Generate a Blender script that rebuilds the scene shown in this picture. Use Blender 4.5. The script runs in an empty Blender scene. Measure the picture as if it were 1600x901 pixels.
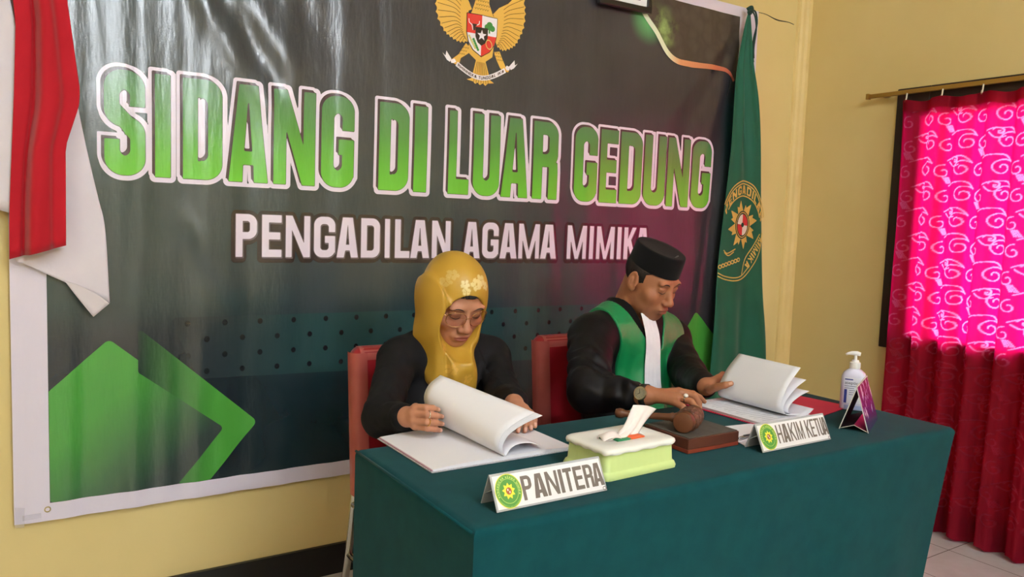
import bpy, bmesh, math, random
import numpy as np
from mathutils import Vector, Matrix
random.seed(4); np.random.seed(4)
PI = math.pi
SC = bpy.context.scene
COL = SC.collection
def lin(c):
    return tuple(((v/255.0)/12.92 if v/255.0 <= .04045 else ((v/255.0+.055)/1.055)**2.4) for v in c)

# ------------------------------------------------------------ camera, world, lights, exposure
cam_d = bpy.data.cameras.new('camera'); cam = bpy.data.objects.new('camera', cam_d); COL.objects.link(cam)
def cam_axes(yaw, pitch, roll):
    ca, sa, cp, sp = math.cos(yaw), math.sin(yaw), math.cos(pitch), math.sin(pitch)
    fw = Vector((sa*cp, ca*cp, sp)); rt = Vector((ca, -sa, 0)); up = rt.cross(fw)
    cr, sr = math.cos(roll), math.sin(roll)
    return cr*rt+sr*up, -sr*rt+cr*up, fw
_r, _u, _f = cam_axes(*[math.radians(v) for v in (33.2592, -4.8986, 2.0770)])
M = Matrix.Identity(4)
for i in range(3):
    M[i][0], M[i][1], M[i][2] = _r[i], _u[i], -_f[i]
M.translation = (0, -2.55, 1.26)
cam.matrix_world = M
cam_d.sensor_width = 36; cam_d.lens = 1213.1/1600*36; cam_d.clip_start = .02
SC.camera = cam
SC.view_settings.view_transform = 'Standard'; SC.view_settings.look = 'None'
SC.view_settings.gamma = 1; SC.view_settings.use_curve_mapping = False
SC.view_settings.exposure = 0.0

W = bpy.data.worlds.new('sky'); SC.world = W; W.use_nodes = True
bg = W.node_tree.nodes['Background']
bg.inputs[0].default_value = (.92, .96, 1.0, 1); bg.inputs[1].default_value = 25

def area(name, loc, size, power, color=(1, 1, 1), target=None, portal=False):
    d = bpy.data.lights.new(name, 'AREA'); d.shape = 'RECTANGLE'; d.size, d.size_y = size
    d.energy = power; d.color = color
    o = bpy.data.objects.new(name, d); COL.objects.link(o); o.location = loc
    if target is not None:
        o.rotation_euler = (Vector(target)-Vector(loc)).to_track_quat('-Z', 'Y').to_euler()
    if portal: d.cycles.is_portal = True
    return o
WARM = (.86, .935, 1.0)
CEIL_Z = 3.05
LAMPS = [(.75, -3.25, 1.2, 92), (.75, -4.75, 1.2, 62), (1.05, -6.6, 1.2, 235), (-2.2, -4.4, 1.2, 110)]   # x, y, length, watts of light; last lamp added to brighten right wall
WY0, WY1, WZ0, WZ1 = -1.75, -.665, .83, 1.775      # window opening in the right wall
XR = 3.38
area('window_portal', (XR+.13, (WY0+WY1)/2, (WZ0+WZ1)/2), (abs(WY1-WY0), WZ1-WZ0), 1, (1, 1, 1), (0, (WY0+WY1)/2, (WZ0+WZ1)/2), True)

# ------------------------------------------------------------ object helpers
LOC = {}
def meta(o, label=None, cat=None, group=None, kind=None):
    if label: o['label'] = label
    if cat: o['category'] = cat
    if group: o['group'] = group
    if kind: o['kind'] = kind
    return o
def thing(name, loc, label, cat, group=None):
    o = bpy.data.objects.new(name, None); COL.objects.link(o); o.location = loc
    o.empty_display_size = .05
    LOC[o.name] = Vector(loc)
    return meta(o, label, cat, group)
def mk(name, verts, faces, mat, parent=None, smooth=True, local=False, mids=None, origin=None, cols=None):
    me = bpy.data.meshes.new(name)
    V = np.asarray(verts, dtype=float).reshape(-1, 3)
    if parent is not None:
        base = LOC[parent.name]
        off = np.array(base) if not local else np.zeros(3)
    elif origin is not None:
        off = np.array(origin, float)
    else:
        off = np.array([(V[:, 0].min()+V[:, 0].max())/2, (V[:, 1].min()+V[:, 1].max())/2, V[:, 2].min()])
    V = V-off
    me.from_pydata(V.tolist(), [], faces if isinstance(faces, list) else faces.tolist())
    mats = mat if isinstance(mat, (list, tuple)) else [mat]
    for m in mats: me.materials.append(m)
    if mids is not None: me.polygons.foreach_set('material_index', np.asarray(mids, dtype=np.int32))
    me.polygons.foreach_set('use_smooth', [bool(smooth)]*len(me.polygons))
    if cols is not None:
        ca = me.color_attributes.new('tint', 'FLOAT_COLOR', 'POINT')
        c = np.ones((len(V), 4), dtype=np.float32); c[:, :3] = cols
        ca.data.foreach_set('color', c.ravel())
    me.update()
    o = bpy.data.objects.new(name, me); COL.objects.link(o)
    if parent is not None:
        o.parent = parent; LOC[o.name] = LOC[parent.name] if not local else Vector((0, 0, 0))
    else:
        o.location = off; LOC[o.name] = Vector(off)
    return o
def autosmooth(o, ang=40):
    bm = bmesh.new(); bm.from_mesh(o.data)
    for e in bm.edges:
        if len(e.link_faces) == 2 and e.calc_face_angle(0) > math.radians(ang): e.smooth = False
    bm.to_mesh(o.data); bm.free(); return o
def bevel_mod(o, w, seg=2):
    m = o.modifiers.new('bevel', 'BEVEL'); m.width = w; m.segments = seg; m.limit_method = 'ANGLE'; return o
def solid_mod(o, t, off=0):
    m = o.modifiers.new('solid', 'SOLIDIFY'); m.thickness = t; m.offset = off; return o
class MB:
    """collects verts and faces of one part"""
    def __init__(s): s.v = []; s.f = []
    def add(s, v, f):
        b = len(s.v); s.v += [tuple(p) for p in v]; s.f += [tuple(b+i for i in q) for q in f]; return s
    def box(s, lo, hi, R=None, t=None):
        c = [(x, y, z) for x in (lo[0], hi[0]) for y in (lo[1], hi[1]) for z in (lo[2], hi[2])]
        if R is not None: c = [tuple(R @ Vector(p)+Vector(t)) for p in c]
        return s.add(c, [(0, 1, 3, 2), (4, 6, 7, 5), (0, 4, 5, 1), (2, 3, 7, 6), (0, 2, 6, 4), (1, 5, 7, 3)])
    def tube(s, pts, r, n=10, caps=True):
        P = [Vector(p) for p in pts]; rr = r if isinstance(r, (list, tuple)) else [r]*len(P)
        T = []
        for i in range(len(P)):
            T.append((P[min(i+1, len(P)-1)]-P[max(i-1, 0)]).normalized())
        nrm = T[0].orthogonal().normalized(); V = []; F = []
        for i, p in enumerate(P):
            nrm = (nrm-T[i]*nrm.dot(T[i])).normalized(); b = T[i].cross(nrm)
            for k in range(n):
                a = 2*PI*k/n; V.append(p+(nrm*math.cos(a)+b*math.sin(a))*rr[i])
        for i in range(len(P)-1):
            for k in range(n):
                k2 = (k+1) % n
                F.append((i*n+k, i*n+k2, (i+1)*n+k2, (i+1)*n+k))
        if caps:
            F.append(tuple(range(n-1, -1, -1))); F.append(tuple((len(P)-1)*n+k for k in range(n)))
        return s.add(V, F)
    def lathe(s, prof, n=32, sx=1, sy=1, c=(0, 0, 0), R=None, caps=True):
        V = []; F = []
        for (r, z) in prof:
            for k in range(n):
                a = 2*PI*k/n; p = Vector((r*sx*math.cos(a), r*sy*math.sin(a), z))
                if R is not None: p = R @ p
                V.append(p+Vector(c))
        for i in range(len(prof)-1):
            for k in range(n):
                k2 = (k+1) % n; F.append((i*n+k, i*n+k2, (i+1)*n+k2, (i+1)*n+k))
        if caps:
            F.append(tuple(range(n-1, -1, -1))); F.append(tuple((len(prof)-1)*n+k for k in range(n)))
        return s.add(V, F)
    def grid(s, G):
        G = np.asarray(G); a, b = G.shape[:2]
        F = [(i*b+j, i*b+j+1, (i+1)*b+j+1, (i+1)*b+j) for i in range(a-1) for j in range(b-1)]
        return s.add(G.reshape(-1, 3).tolist(), F)
    def build(s, name, mat, parent=None, **k): return mk(name, s.v, s.f, mat, parent, **k)
def cat_rom(pts, n):
    P = np.array(pts, float); P = np.vstack([2*P[0]-P[1], P, 2*P[-1]-P[-2]]); out = []
    segs = len(P)-3
    for t in np.linspace(0, segs, n):
        i = min(int(t), segs-1); u = t-i; p0, p1, p2, p3 = P[i:i+4]
        out.append(.5*((2*p1)+(-p0+p2)*u+(2*p0-5*p1+4*p2-p3)*u*u+(-p0+3*p1-3*p2+p3)*u**3))
    return np.array(out)

# ------------------------------------------------------------ materials
def nt(m): return m.node_tree.nodes, m.node_tree.links
def pmat(name, color, rough=.5, spec=.5, metal=0, coat=0, sheen=0, trans=0, alpha=1):
    m = bpy.data.materials.new(name); m.use_nodes = True
    b = m.node_tree.nodes['Principled BSDF']
    b.inputs['Base Color'].default_value = (*lin(color), 1); b.inputs['Roughness'].default_value = rough
    b.inputs['Specular IOR Level'].default_value = spec; b.inputs['Metallic'].default_value = metal
    b.inputs['Coat Weight'].default_value = coat; b.inputs['Sheen Weight'].default_value = sheen
    b.inputs['Transmission Weight'].default_value = trans; b.inputs['Alpha'].default_value = alpha
    return m
def node(m, t, **k):
    n = m.node_tree.nodes.new(t)
    for a, v in k.items(): setattr(n, a, v)
    return n
def bsdf(m): return m.node_tree.nodes['Principled BSDF']
def noise(m, scale, detail=3, stretch=(1, 1, 1), coord='Object', rough=.55):
    tc = node(m, 'ShaderNodeTexCoord') if coord != 'Position' else node(m, 'ShaderNodeNewGeometry')
    mp = node(m, 'ShaderNodeMapping'); mp.inputs['Scale'].default_value = stretch
    n = node(m, 'ShaderNodeTexNoise'); n.inputs['Scale'].default_value = scale; n.inputs['Detail'].default_value = detail
    n.inputs['Roughness'].default_value = rough
    L = m.node_tree.links
    L.new(tc.outputs[coord], mp.inputs[0]); L.new(mp.outputs[0], n.inputs[0]); return n
def bump(m, src, strength, dist=.01, chain=None):
    b = node(m, 'ShaderNodeBump'); b.inputs['Strength'].default_value = strength; b.inputs['Distance'].default_value = dist
    L = m.node_tree.links; L.new(src, b.inputs['Height'])
    if chain: L.new(chain.outputs[0], b.inputs['Normal'])
    L.new(b.outputs[0], bsdf(m).inputs['Normal']); return b
def ramp(m, src, stops):
    r = node(m, 'ShaderNodeValToRGB'); e = r.color_ramp.elements
    while len(e) < len(stops): e.new(.5)
    for i, (p, c) in enumerate(stops):
        e[i].position = p; e[i].color = (*lin(c), 1) if len(c) == 3 else c
    if src is not None: m.node_tree.links.new(src, r.inputs[0])
    return r
def mixc(m, fac, a, b, blend='MIX'):
    n = node(m, 'ShaderNodeMix', data_type='RGBA', blend_type=blend)
    L = m.node_tree.links
    for s, v in ((0, fac), (6, a), (7, b)):
        if isinstance(v, (int, float)): n.inputs[s].default_value = v
        elif isinstance(v, tuple): n.inputs[s].default_value = (*lin(v), 1)
        else: L.new(v, n.inputs[s])
    return n
def mathn(m, op, a, b=None, clamp=False):
    n = node(m, 'ShaderNodeMath', operation=op); n.use_clamp = clamp
    for i, v in enumerate((a, b)):
        if v is None: continue
        if isinstance(v, (int, float)): n.inputs[i].default_value = v
        else: m.node_tree.links.new(v, n.inputs[i])
    return n.outputs[0]
def maprange(m, src, a, b, c=0., d=1., smooth=False):
    n = node(m, 'ShaderNodeMapRange'); n.clamp = True
    if smooth: n.interpolation_type = 'SMOOTHSTEP'
    for i, v in enumerate((a, b, c, d)): n.inputs[i+1].default_value = v
    m.node_tree.links.new(src, n.inputs[0]); return n.outputs[0]
def pos(m):
    g = node(m, 'ShaderNodeNewGeometry'); s = node(m, 'ShaderNodeSeparateXYZ')
    m.node_tree.links.new(g.outputs['Position'], s.inputs[0]); return s.outputs
def mottled(name, c1, c2, scale, rough=.5, spec=.5, bscale=None, bstr=.1, bdist=.002, stretch=(1, 1, 1), **k):
    m = pmat(name, c1, rough, spec, **k)
    n = noise(m, scale, 4, stretch); r = ramp(m, n.outputs[0], [(.3, c1), (.7, c2)])
    m.node_tree.links.new(r.outputs[0], bsdf(m).inputs['Base Color'])
    if bscale:
        n2 = noise(m, bscale, 3, stretch); bump(m, n2.outputs[0], bstr, bdist)
    return m

# ------------------------------------------------------------ 3-D distance fields -> surface nets
_rng = np.random.RandomState(7); _LAT = _rng.rand(32, 32, 32).astype(np.float32)
def vnoise(P, freq, seed=0):
    q = P*freq+np.array([seed*7.13, seed*3.71, seed*5.37]); i = np.floor(q).astype(int); f = q-i; f = f*f*(3-2*f)
    def L(a, b, c): return _LAT[(i[:, 0]+a) % 32, (i[:, 1]+b) % 32, (i[:, 2]+c) % 32]
    x0 = L(0, 0, 0)*(1-f[:, 0])+L(1, 0, 0)*f[:, 0]; x1 = L(0, 1, 0)*(1-f[:, 0])+L(1, 1, 0)*f[:, 0]
    x2 = L(0, 0, 1)*(1-f[:, 0])+L(1, 0, 1)*f[:, 0]; x3 = L(0, 1, 1)*(1-f[:, 0])+L(1, 1, 1)*f[:, 0]
    y0 = x0*(1-f[:, 1])+x1*f[:, 1]; y1 = x2*(1-f[:, 1])+x3*f[:, 1]
    return (y0*(1-f[:, 2])+y1*f[:, 2])*2-1
def smin(a, b, k):
    if k <= 0: return np.minimum(a, b)
    h = np.maximum(k-np.abs(a-b), 0)/k
    return np.minimum(a, b)-h*h*k*.25
def ssub(a, b, k):
    return -smin(-a, b, k)
def d_ell(P, c, r):
    p = P-np.array(c); r = np.array(r); k0 = np.sqrt(((p/r)**2).sum(1)); k1 = np.sqrt(((p/(r*r))**2).sum(1))
    return k0*(k0-1)/np.maximum(k1, 1e-6)
def d_cone(P, a, b, ra, rb):
    a = np.array(a); ba = np.array(b)-a; p = P-a; t = np.clip((p@ba)/(ba@ba), 0, 1)
    return np.sqrt(((p-t[:, None]*ba)**2).sum(1))-(ra+(rb-ra)*t)
def d_box(P, c, h, r=0.):
    q = np.abs(P-np.array(c))-(np.array(h)-r)
    return np.sqrt((np.maximum(q, 0)**2).sum(1))+np.minimum(q.max(1), 0)-r
class Frame:
    def __init__(s, R, t): s.R = np.array(R); s.t = np.array(t, float)
    def inv(s, P): return (P-s.t)@s.R
    def __call__(s, P): return np.asarray(P)@s.R.T+s.t
def rotm(psi, pit=0, rol=0):
    return np.array(Matrix.Rotation(psi, 3, 'Z') @ Matrix.Rotation(pit, 3, 'X') @ Matrix.Rotation(rol, 3, 'Y'))
def surfnet(f, lo, hi, h, c=6, marg=1.5):
    lo = np.array(lo, float); hi = np.array(hi, float)
    nb = np.ceil((hi-lo)/(h*c)).astype(int)+1; n = nb*c
    bi = np.stack(np.meshgrid(*[np.arange(k) for k in nb], indexing='ij'), -1).reshape(-1, 3)
    cen = lo+(bi*c+(c-1)/2)*h
    dc = np.concatenate([f(cen[i:i+200000]) for i in range(0, len(cen), 200000)])
    D = np.repeat(np.repeat(np.repeat(np.where(dc < 0, -1., 1.).reshape(nb).astype(np.float32), c, 0), c, 1), c, 2)
    act = bi[np.abs(dc) < (c*h*.87+2*h)*marg]
    loc = np.stack(np.meshgrid(*[np.arange(c)]*3, indexing='ij'), -1).reshape(-1, 3)
    step = max(1, 400000//len(loc))
    for s in range(0, len(act), step):
        idx = (act[s:s+step, None, :]*c+loc[None]).reshape(-1, 3)
        D[idx[:, 0], idx[:, 1], idx[:, 2]] = f(lo+idx*h)
    S = D < 0
    cnt = np.zeros(np.array(S.shape)-1, dtype=np.uint8)
    for a in (0, 1):
        for b in (0, 1):
            for d in (0, 1):
                cnt += S[a:S.shape[0]-1+a, b:S.shape[1]-1+b, d:S.shape[2]-1+d]
    A = np.argwhere((cnt > 0) & (cnt < 8))
    vid = -np.ones(cnt.shape, dtype=np.int32); vid[A[:, 0], A[:, 1], A[:, 2]] = np.arange(len(A))
    acc = np.zeros((len(A), 3)); num = np.zeros(len(A))
    for ax in range(3):
        o1, o2 = [k for k in range(3) if k != ax]
        for a in (0, 1):
            for b in (0, 1):
                q = A.copy(); q[:, o1] += a; q[:, o2] += b; q2 = q.copy(); q2[:, ax] += 1
                v1 = D[q[:, 0], q[:, 1], q[:, 2]]; v2 = D[q2[:, 0], q2[:, 1], q2[:, 2]]
                m = (v1 < 0) != (v2 < 0); t = np.where(m, v1/np.where(m, v1-v2, 1), 0)
                p = q.astype(float); p[:, ax] += t; acc[m] += p[m]; num[m] += 1
    V = lo+acc/num[:, None]*h
    F = []
    for ax in range(3):
        o1, o2 = [k for k in range(3) if k != ax]
        sl = [slice(1, -1)]*3; sl[ax] = slice(0, -1); sl2 = [slice(1, -1)]*3; sl2[ax] = slice(1, None)
        a, b = S[tuple(sl)], S[tuple(sl2)]
        E = np.argwhere(a != b); flip = a[E[:, 0], E[:, 1], E[:, 2]]
        base = E.copy(); base[:, o1] += 1; base[:, o2] += 1
        def g(d1, d2):
            q = base.copy(); q[:, o1] += d1; q[:, o2] += d2; return vid[q[:, 0], q[:, 1], q[:, 2]]
        Q = np.stack([g(-1, -1), g(0, -1), g(0, 0), g(-1, 0)], 1)
        if ax == 1: flip = ~flip
        Q = np.where(flip[:, None], Q, Q[:, ::-1]); F.append(Q)
    F = np.concatenate(F); F = F[(F >= 0).all(1)]
    return V, F

# ------------------------------------------------------------ 2-D shapes: lettering and print by distance fields
def s_box(X, Z, x0, x1, z0, z1, r=0.):
    qx = np.abs(X-(x0+x1)/2)-((x1-x0)/2-r); qz = np.abs(Z-(z0+z1)/2)-((z1-z0)/2-r)
    return np.sqrt(np.maximum(qx, 0)**2+np.maximum(qz, 0)**2)+np.minimum(np.maximum(qx, qz), 0)-r
def s_poly(X, Z, pts):
    d = np.full(X.shape, 1e9); ins = np.zeros(X.shape, bool); n = len(pts)
    for i in range(n):
        ax, az = pts[i]; bx, bz = pts[(i+1) % n]; ex, ez = bx-ax, bz-az
        wx, wz = X-ax, Z-az; t = np.clip((wx*ex+wz*ez)/max(ex*ex+ez*ez, 1e-12), 0, 1)
        d = np.minimum(d, (wx-t*ex)**2+(wz-t*ez)**2)
        c = (az <= Z) != (bz <= Z)
        if abs(ez) > 1e-12: ins ^= c & (X < ax+(Z-az)*ex/ez)
    d = np.sqrt(d); return np.where(ins, -d, d)
def s_line(X, Z, pts, r):
    d = np.full(X.shape, 1e9)
    for (ax, az), (bx, bz) in zip(pts[:-1], pts[1:]):
        ex, ez = bx-ax, bz-az; wx, wz = X-ax, Z-az; t = np.clip((wx*ex+wz*ez)/max(ex*ex+ez*ez, 1e-12), 0, 1)
        d = np.minimum(d, (wx-t*ex)**2+(wz-t*ez)**2)
    return np.sqrt(d)-r
def s_circ(X, Z, x, z, r): return np.sqrt((X-x)**2+(Z-z)**2)-r
def U(*a):
    r = a[0]
    for b in a[1:]: r = np.minimum(r, b)
    return r
def SUB(a, *bs):
    for b in bs: a = np.maximum(a, -b)
    return a
def letter(ch, X, Z, w, h, s, b, r):
    """block capital in the box 0..w, 0..h; s stem, b bar thickness, r corner radius"""
    e = max(.15*s, min(r*.45, s*.5)); B = lambda x0, x1, z0, z1, q=0.: s_box(X, Z, x0, x1, z0, z1, q)
    if ch == 'I': return B(0, w, 0, h)
    if ch == 'L': return U(B(0, s, 0, h), B(0, w, 0, b))
    if ch == 'E': return U(B(0, s, 0, h), B(0, w, 0, b), B(0, w, h-b, h), B(0, w*.93, h*.5-b*.45, h*.5+b*.5))
    if ch == 'T': return U(B(w/2-s/2, w/2+s/2, 0, h), B(0, w, h-b, h))
    if ch == 'H': return U(B(0, s, 0, h), B(w-s, w, 0, h), B(0, w, h*.5-b*.5, h*.5+b*.5))
    if ch == 'D':
        o = U(B(0, w, 0, h, r), B(0, w-r, 0, h)); return SUB(o, B(s, w-s, b, h-b, e), B(s, w-s-e, b, h-b))
    if ch == 'O': return SUB(B(0, w, 0, h, r), B(s, w-s, b, h-b, e))
    if ch == 'U':
        o = U(B(0, w, 0, h, r), B(0, w, r, h)); return SUB(o, B(s, w-s, b, h*2, e))
    if ch == 'G':
        o = SUB(B(0, w, 0, h, r), B(s, w-s, b, h-b, e), B(w*.5, w*1.2, h*.53, h*.63), B(s, w-s, h*.3, h*.6))
        return U(o, SUB(B(w*.52, w, h*.36, h*.53)), B(w-s, w, h*.12, h*.5))
    if ch == 'C': return SUB(B(0, w, 0, h, r), B(s, w-s, b, h-b, e), B(w*.5, w*1.2, h*.4, h*.62))
    if ch == 'S':
        top = SUB(B(0, w, h*.46, h, r), B(s, w-s, h*.46+b*.9, h-b, e), B(w*.5, w*1.2, h*.3, h*.66))
        bot = SUB(B(0, w, 0, h*.56, r), B(s, w-s, b, h*.56-b*.9, e), B(-w, w*.5, h*.34, h*.7))
        mid = s_poly(X, Z, [(s*.25, h*.66), (s*.8, h*.50), (w-s*.9, h*.33), (w-s*.1, h*.36), (w-s*.5, h*.50), (s*.95, h*.68)])
        return U(top, bot, mid)
    if ch == 'A':
        k = .24; o = s_poly(X, Z, [(0, 0), (w*k*1.1, h), (w*(1-k*1.1), h), (w, 0)])
        i = s_poly(X, Z, [(w*.5-s*.30, h*.32), (w*.5-s*.04, h*.82), (w*.5+s*.04, h*.82), (w*.5+s*.30, h*.32)])
        g = s_poly(X, Z, [(s*.98, -.02), (w*.5-s*.38, h*.18), (w*.5+s*.38, h*.18), (w-s*.98, -.02)])
        return SUB(o, i, g)
    if ch == 'N':
        return U(B(0, s*.92, 0, h), B(w-s*.92, w, 0, h), s_poly(X, Z, [(0, h), (s*1.0, h), (w, 0), (w-s*1.0, 0)]))
    if ch == 'M':
        q = s*.82
        return U(B(0, q, 0, h), B(w-q, w, 0, h), s_poly(X, Z, [(0, h), (q*1.15, h), (w*.5+q*.42, 0), (w*.5-q*.42, 0)]),
                 s_poly(X, Z, [(w-q*1.15, h), (w, h), (w*.5+q*.42, 0), (w*.5-q*.42, 0)]))
    if ch in 'PRB':
        zb = h*.42
        o = U(B(0, w, zb, h, min(r, (h-zb)*.45)), B(0, w*.5, zb, h)); o = SUB(o, B(s, w-s, zb+b*.9, h-b*.9, e*.8), B(s, w*.5, zb+b*.9, h-b*.9))
        if ch == 'P': return U(o, B(0, s, 0, h))
        return U(o, B(0, s, 0, h), s_poly(X, Z, [(w-s*1.15, h*.48), (w-s*.05, h*.48), (w, h*.36), (w, 0), (w-s, 0), (w-s, h*.40)]))
    if ch == 'K':
        return U(B(0, s, 0, h), s_poly(X, Z, [(s*.8, h*.36), (s*.8, h*.55), (w-s*1.05, h), (w, h), (s*1.2, h*.42)]),
                 s_poly(X, Z, [(s*1.0, h*.52), (s*1.75, h*.66), (w, 0), (w-s*1.08, 0)]))
    return B(0, w, 0, h)
def msq(f, x0, x1, z0, z1, h):
    """filled contour f<0 as a flat mesh (marching squares): 2-D verts, faces"""
    nx, nz = int(math.ceil((x1-x0)/h))+1, int(math.ceil((z1-z0)/h))+1
    X, Z = np.meshgrid(x0+np.arange(nx)*h, z0+np.arange(nz)*h, indexing='ij')
    D = f(X, Z); S = D < 0
    V = []; F = []; gid = {}; eid = {}
    def gp(i, j):
        k = i*nz+j
        if k not in gid: gid[k] = len(V); V.append((X[i, j], Z[i, j]))
        return gid[k]
    def ep(i, j, i2, j2):
        k = (i, j, i2, j2) if (i, j) < (i2, j2) else (i2, j2, i, j)
        if k not in eid:
            a, b = D[i, j], D[i2, j2]; t = a/(a-b); eid[k] = len(V)
            V.append((X[i, j]+(X[i2, j2]-X[i, j])*t, Z[i, j]+(Z[i2, j2]-Z[i, j])*t))
        return eid[k]
    cnt = S[:-1, :-1].astype(int)+S[1:, :-1]+S[1:, 1:]+S[:-1, 1:]
    for i, j in np.argwhere(cnt > 0):
        cs = [(i, j), (i+1, j), (i+1, j+1), (i, j+1)]
        if cnt[i, j] == 4: F.append(tuple(gp(*c) for c in cs)); continue
        p = []
        for k in range(4):
            a, b = cs[k], cs[(k+1) % 4]
            if S[a]: p.append(gp(*a))
            if S[a] != S[b]: p.append(ep(*a, *b))
        if len(p) > 2: F.append(tuple(p))
    return np.array(V).reshape(-1, 2), F
def merge2(parts):
    V = []; F = []; n = 0
    for v, f in parts:
        V.append(v); F += [tuple(i+n for i in q) for q in f]; n += len(v)
    return np.concatenate(V), F
def strokes(lines, w):
    """thin printed lines as quad strips; lines: list of (n,2) polylines"""
    out = []
    for L in lines:
        L = np.asarray(L, float); T = np.gradient(L, axis=0); T /= np.maximum(np.linalg.norm(T, axis=1), 1e-9)[:, None]
        N = np.stack([-T[:, 1], T[:, 0]], 1); n = len(L)
        ww = w*np.ones(n) if np.isscalar(w) else np.asarray(w)
        V = np.concatenate([L+N*ww[:, None]/2, L-N*ww[:, None]/2]); F = [(i, i+n, i+n+1, i+1) for i in range(n-1)]
        out.append((V, F))
    return merge2(out)
def text2(txt, bounds, z0, z1, stem, bar, r, hgrid, grow=0, only=None):
    out = []
    for ch, (a, b) in zip(txt, bounds):
        w, h = b-a, z1-z0
        f = lambda X, Z: letter(ch, X-a, Z-z0, w, h, min(stem, w*.46), bar, min(r, w*.48))-grow
        out.append(msq(f, a-grow-hgrid*1.5, b+grow+hgrid*1.5, z0-grow-hgrid*1.5, z1+grow+hgrid*1.5, hgrid))
    return out
def autotext(txt, width, z0, z1, gap=.10, narrow=dict(I=.32, L=.85, E=.85, T=.9, M=1.25, N=1.05, A=1.08)):
    ws = [narrow.get(c, 1.0) if c != ' ' else .5 for c in txt]; tot = sum(ws)+gap*(len(txt)-1); k = width/tot
    x = 0; b = []; t = ''
    for c, w in zip(txt, ws):
        if c != ' ': b.append((x*k, (x+w)*k)); t += c
        x += w+gap
    return t, b
# ------------------------------------------------------------ room shell
XL, YF = -2.6, -8.6
m_wall = mottled('wall_paint', (226, 204, 143), (221, 198, 134), 2.2, .62, .35, 55, .12, .002)
m_ceil = pmat('ceiling_paint', (232, 228, 218), .8)
m_black = pmat('black_gloss_paint', (14, 13, 12), .35)
m_trim = mottled('trim_paint', (232, 206, 142), (222, 195, 128), 6, .5)
m_frame = pmat('dark_brown_wood', (38, 20, 16), .45)
m_floor = pmat('floor_tile', (208, 206, 208), .22)
def floor_nodes(m):
    p = pos(m); L = m.node_tree.links
    def fr(src, o):
        a = mathn(m, 'FRACT', mathn(m, 'DIVIDE', mathn(m, 'ADD', src, o), .3)); return mathn(m, 'ABSOLUTE', mathn(m, 'SUBTRACT', a, .5))
    g = mathn(m, 'MAXIMUM', fr(p[0], -3.185+30), fr(p[1], .99+30))
    line = mathn(m, 'GREATER_THAN', g, .5-.0065)
    n = noise(m, 9, 4, coord='Position'); r = ramp(m, n.outputs[0], [(.3, (200, 196, 196)), (.7, (214, 211, 212))])
    x = mixc(m, line, r.outputs[0], (120, 112, 106)); L.new(x.outputs[2], bsdf(m).inputs['Base Color'])
floor_nodes(m_floor)
def struct(name, mb, m, smooth=False):
    return meta(mb.build(name, m, smooth=smooth), kind='structure')
struct('floor', MB().box((XL-.1, YF-.1, -.1), (XR+.1, .1, 0)), m_floor)
struct('ceiling', MB().box((XL-.1, YF-.1, CEIL_Z), (XR+.1, .1, CEIL_Z+.1)), m_ceil)
struct('wall_back', MB().box((XL-.1, 0, 0), (XR+.1, .1, CEIL_Z)), m_wall)
struct('wall_left', MB().box((XL-.1, YF, 0), (XL, 0, CEIL_Z)), m_wall)
struct('wall_front', MB().box((XL-.1, YF-.1, 0), (XR+.1, YF, CEIL_Z)), m_wall)
w = MB()
w.box((XR, YF, 0), (XR+.1, WY0, CEIL_Z)); w.box((XR, WY1, 0), (XR+.1, 0, CEIL_Z))
w.box((XR, WY0, 0), (XR+.1, WY1, WZ0)); w.box((XR, WY0, WZ1), (XR+.1, WY1, CEIL_Z))
struct('wall_right', w, m_wall)
struct('baseboard_back', MB().box((XL, -.014, 0), (XR, 0, .107)), m_black)
struct('baseboard_right', MB().box((XR-.014, YF, 0), (XR, -.014, .107)), m_black)
# ribbed corner moulding
tr = MB(); prof = [(3.296, 0), (3.300, -.010), (3.312, -.013), (3.318, -.008), (3.328, -.016), (3.342, -.020), (3.352, -.012), (3.362, -.022), (3.376, -.026), (3.38, -.026), (3.38, 0)]
tr.grid([[(x, y, z) for (x, y) in prof] for z in np.linspace(.107, CEIL_Z, 3)])
o = struct('trim_1', tr, m_trim)
sm = MB(); n = 14  # crack in the back wall, drawn as a thin black strip
for i in range(n):
    t0, t1 = i/n, (i+1)/n
    P = lambda t: (3.010+.265*t, 2.290-.014*t+.004*math.sin(t*9))
    wd = lambda t: .0010+.0016*math.exp(-((t-.55)/.2)**2)
    (xa, za), (xb, zb) = P(t0), P(t1)
    sm.box((0, 0, 0), (0, 0, 0)); sm.v[-8:] = [(xa, -.002, za-wd(t0)), (xa, -.002, za+wd(t0)), (xa, .001, za-wd(t0)), (xa, .001, za+wd(t0)), (xb, -.002, zb-wd(t1)), (xb, -.002, zb+wd(t1)), (xb, .001, zb-wd(t1)), (xb, .001, zb+wd(t1))]
struct('wall_crack', sm, m_black)
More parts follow.
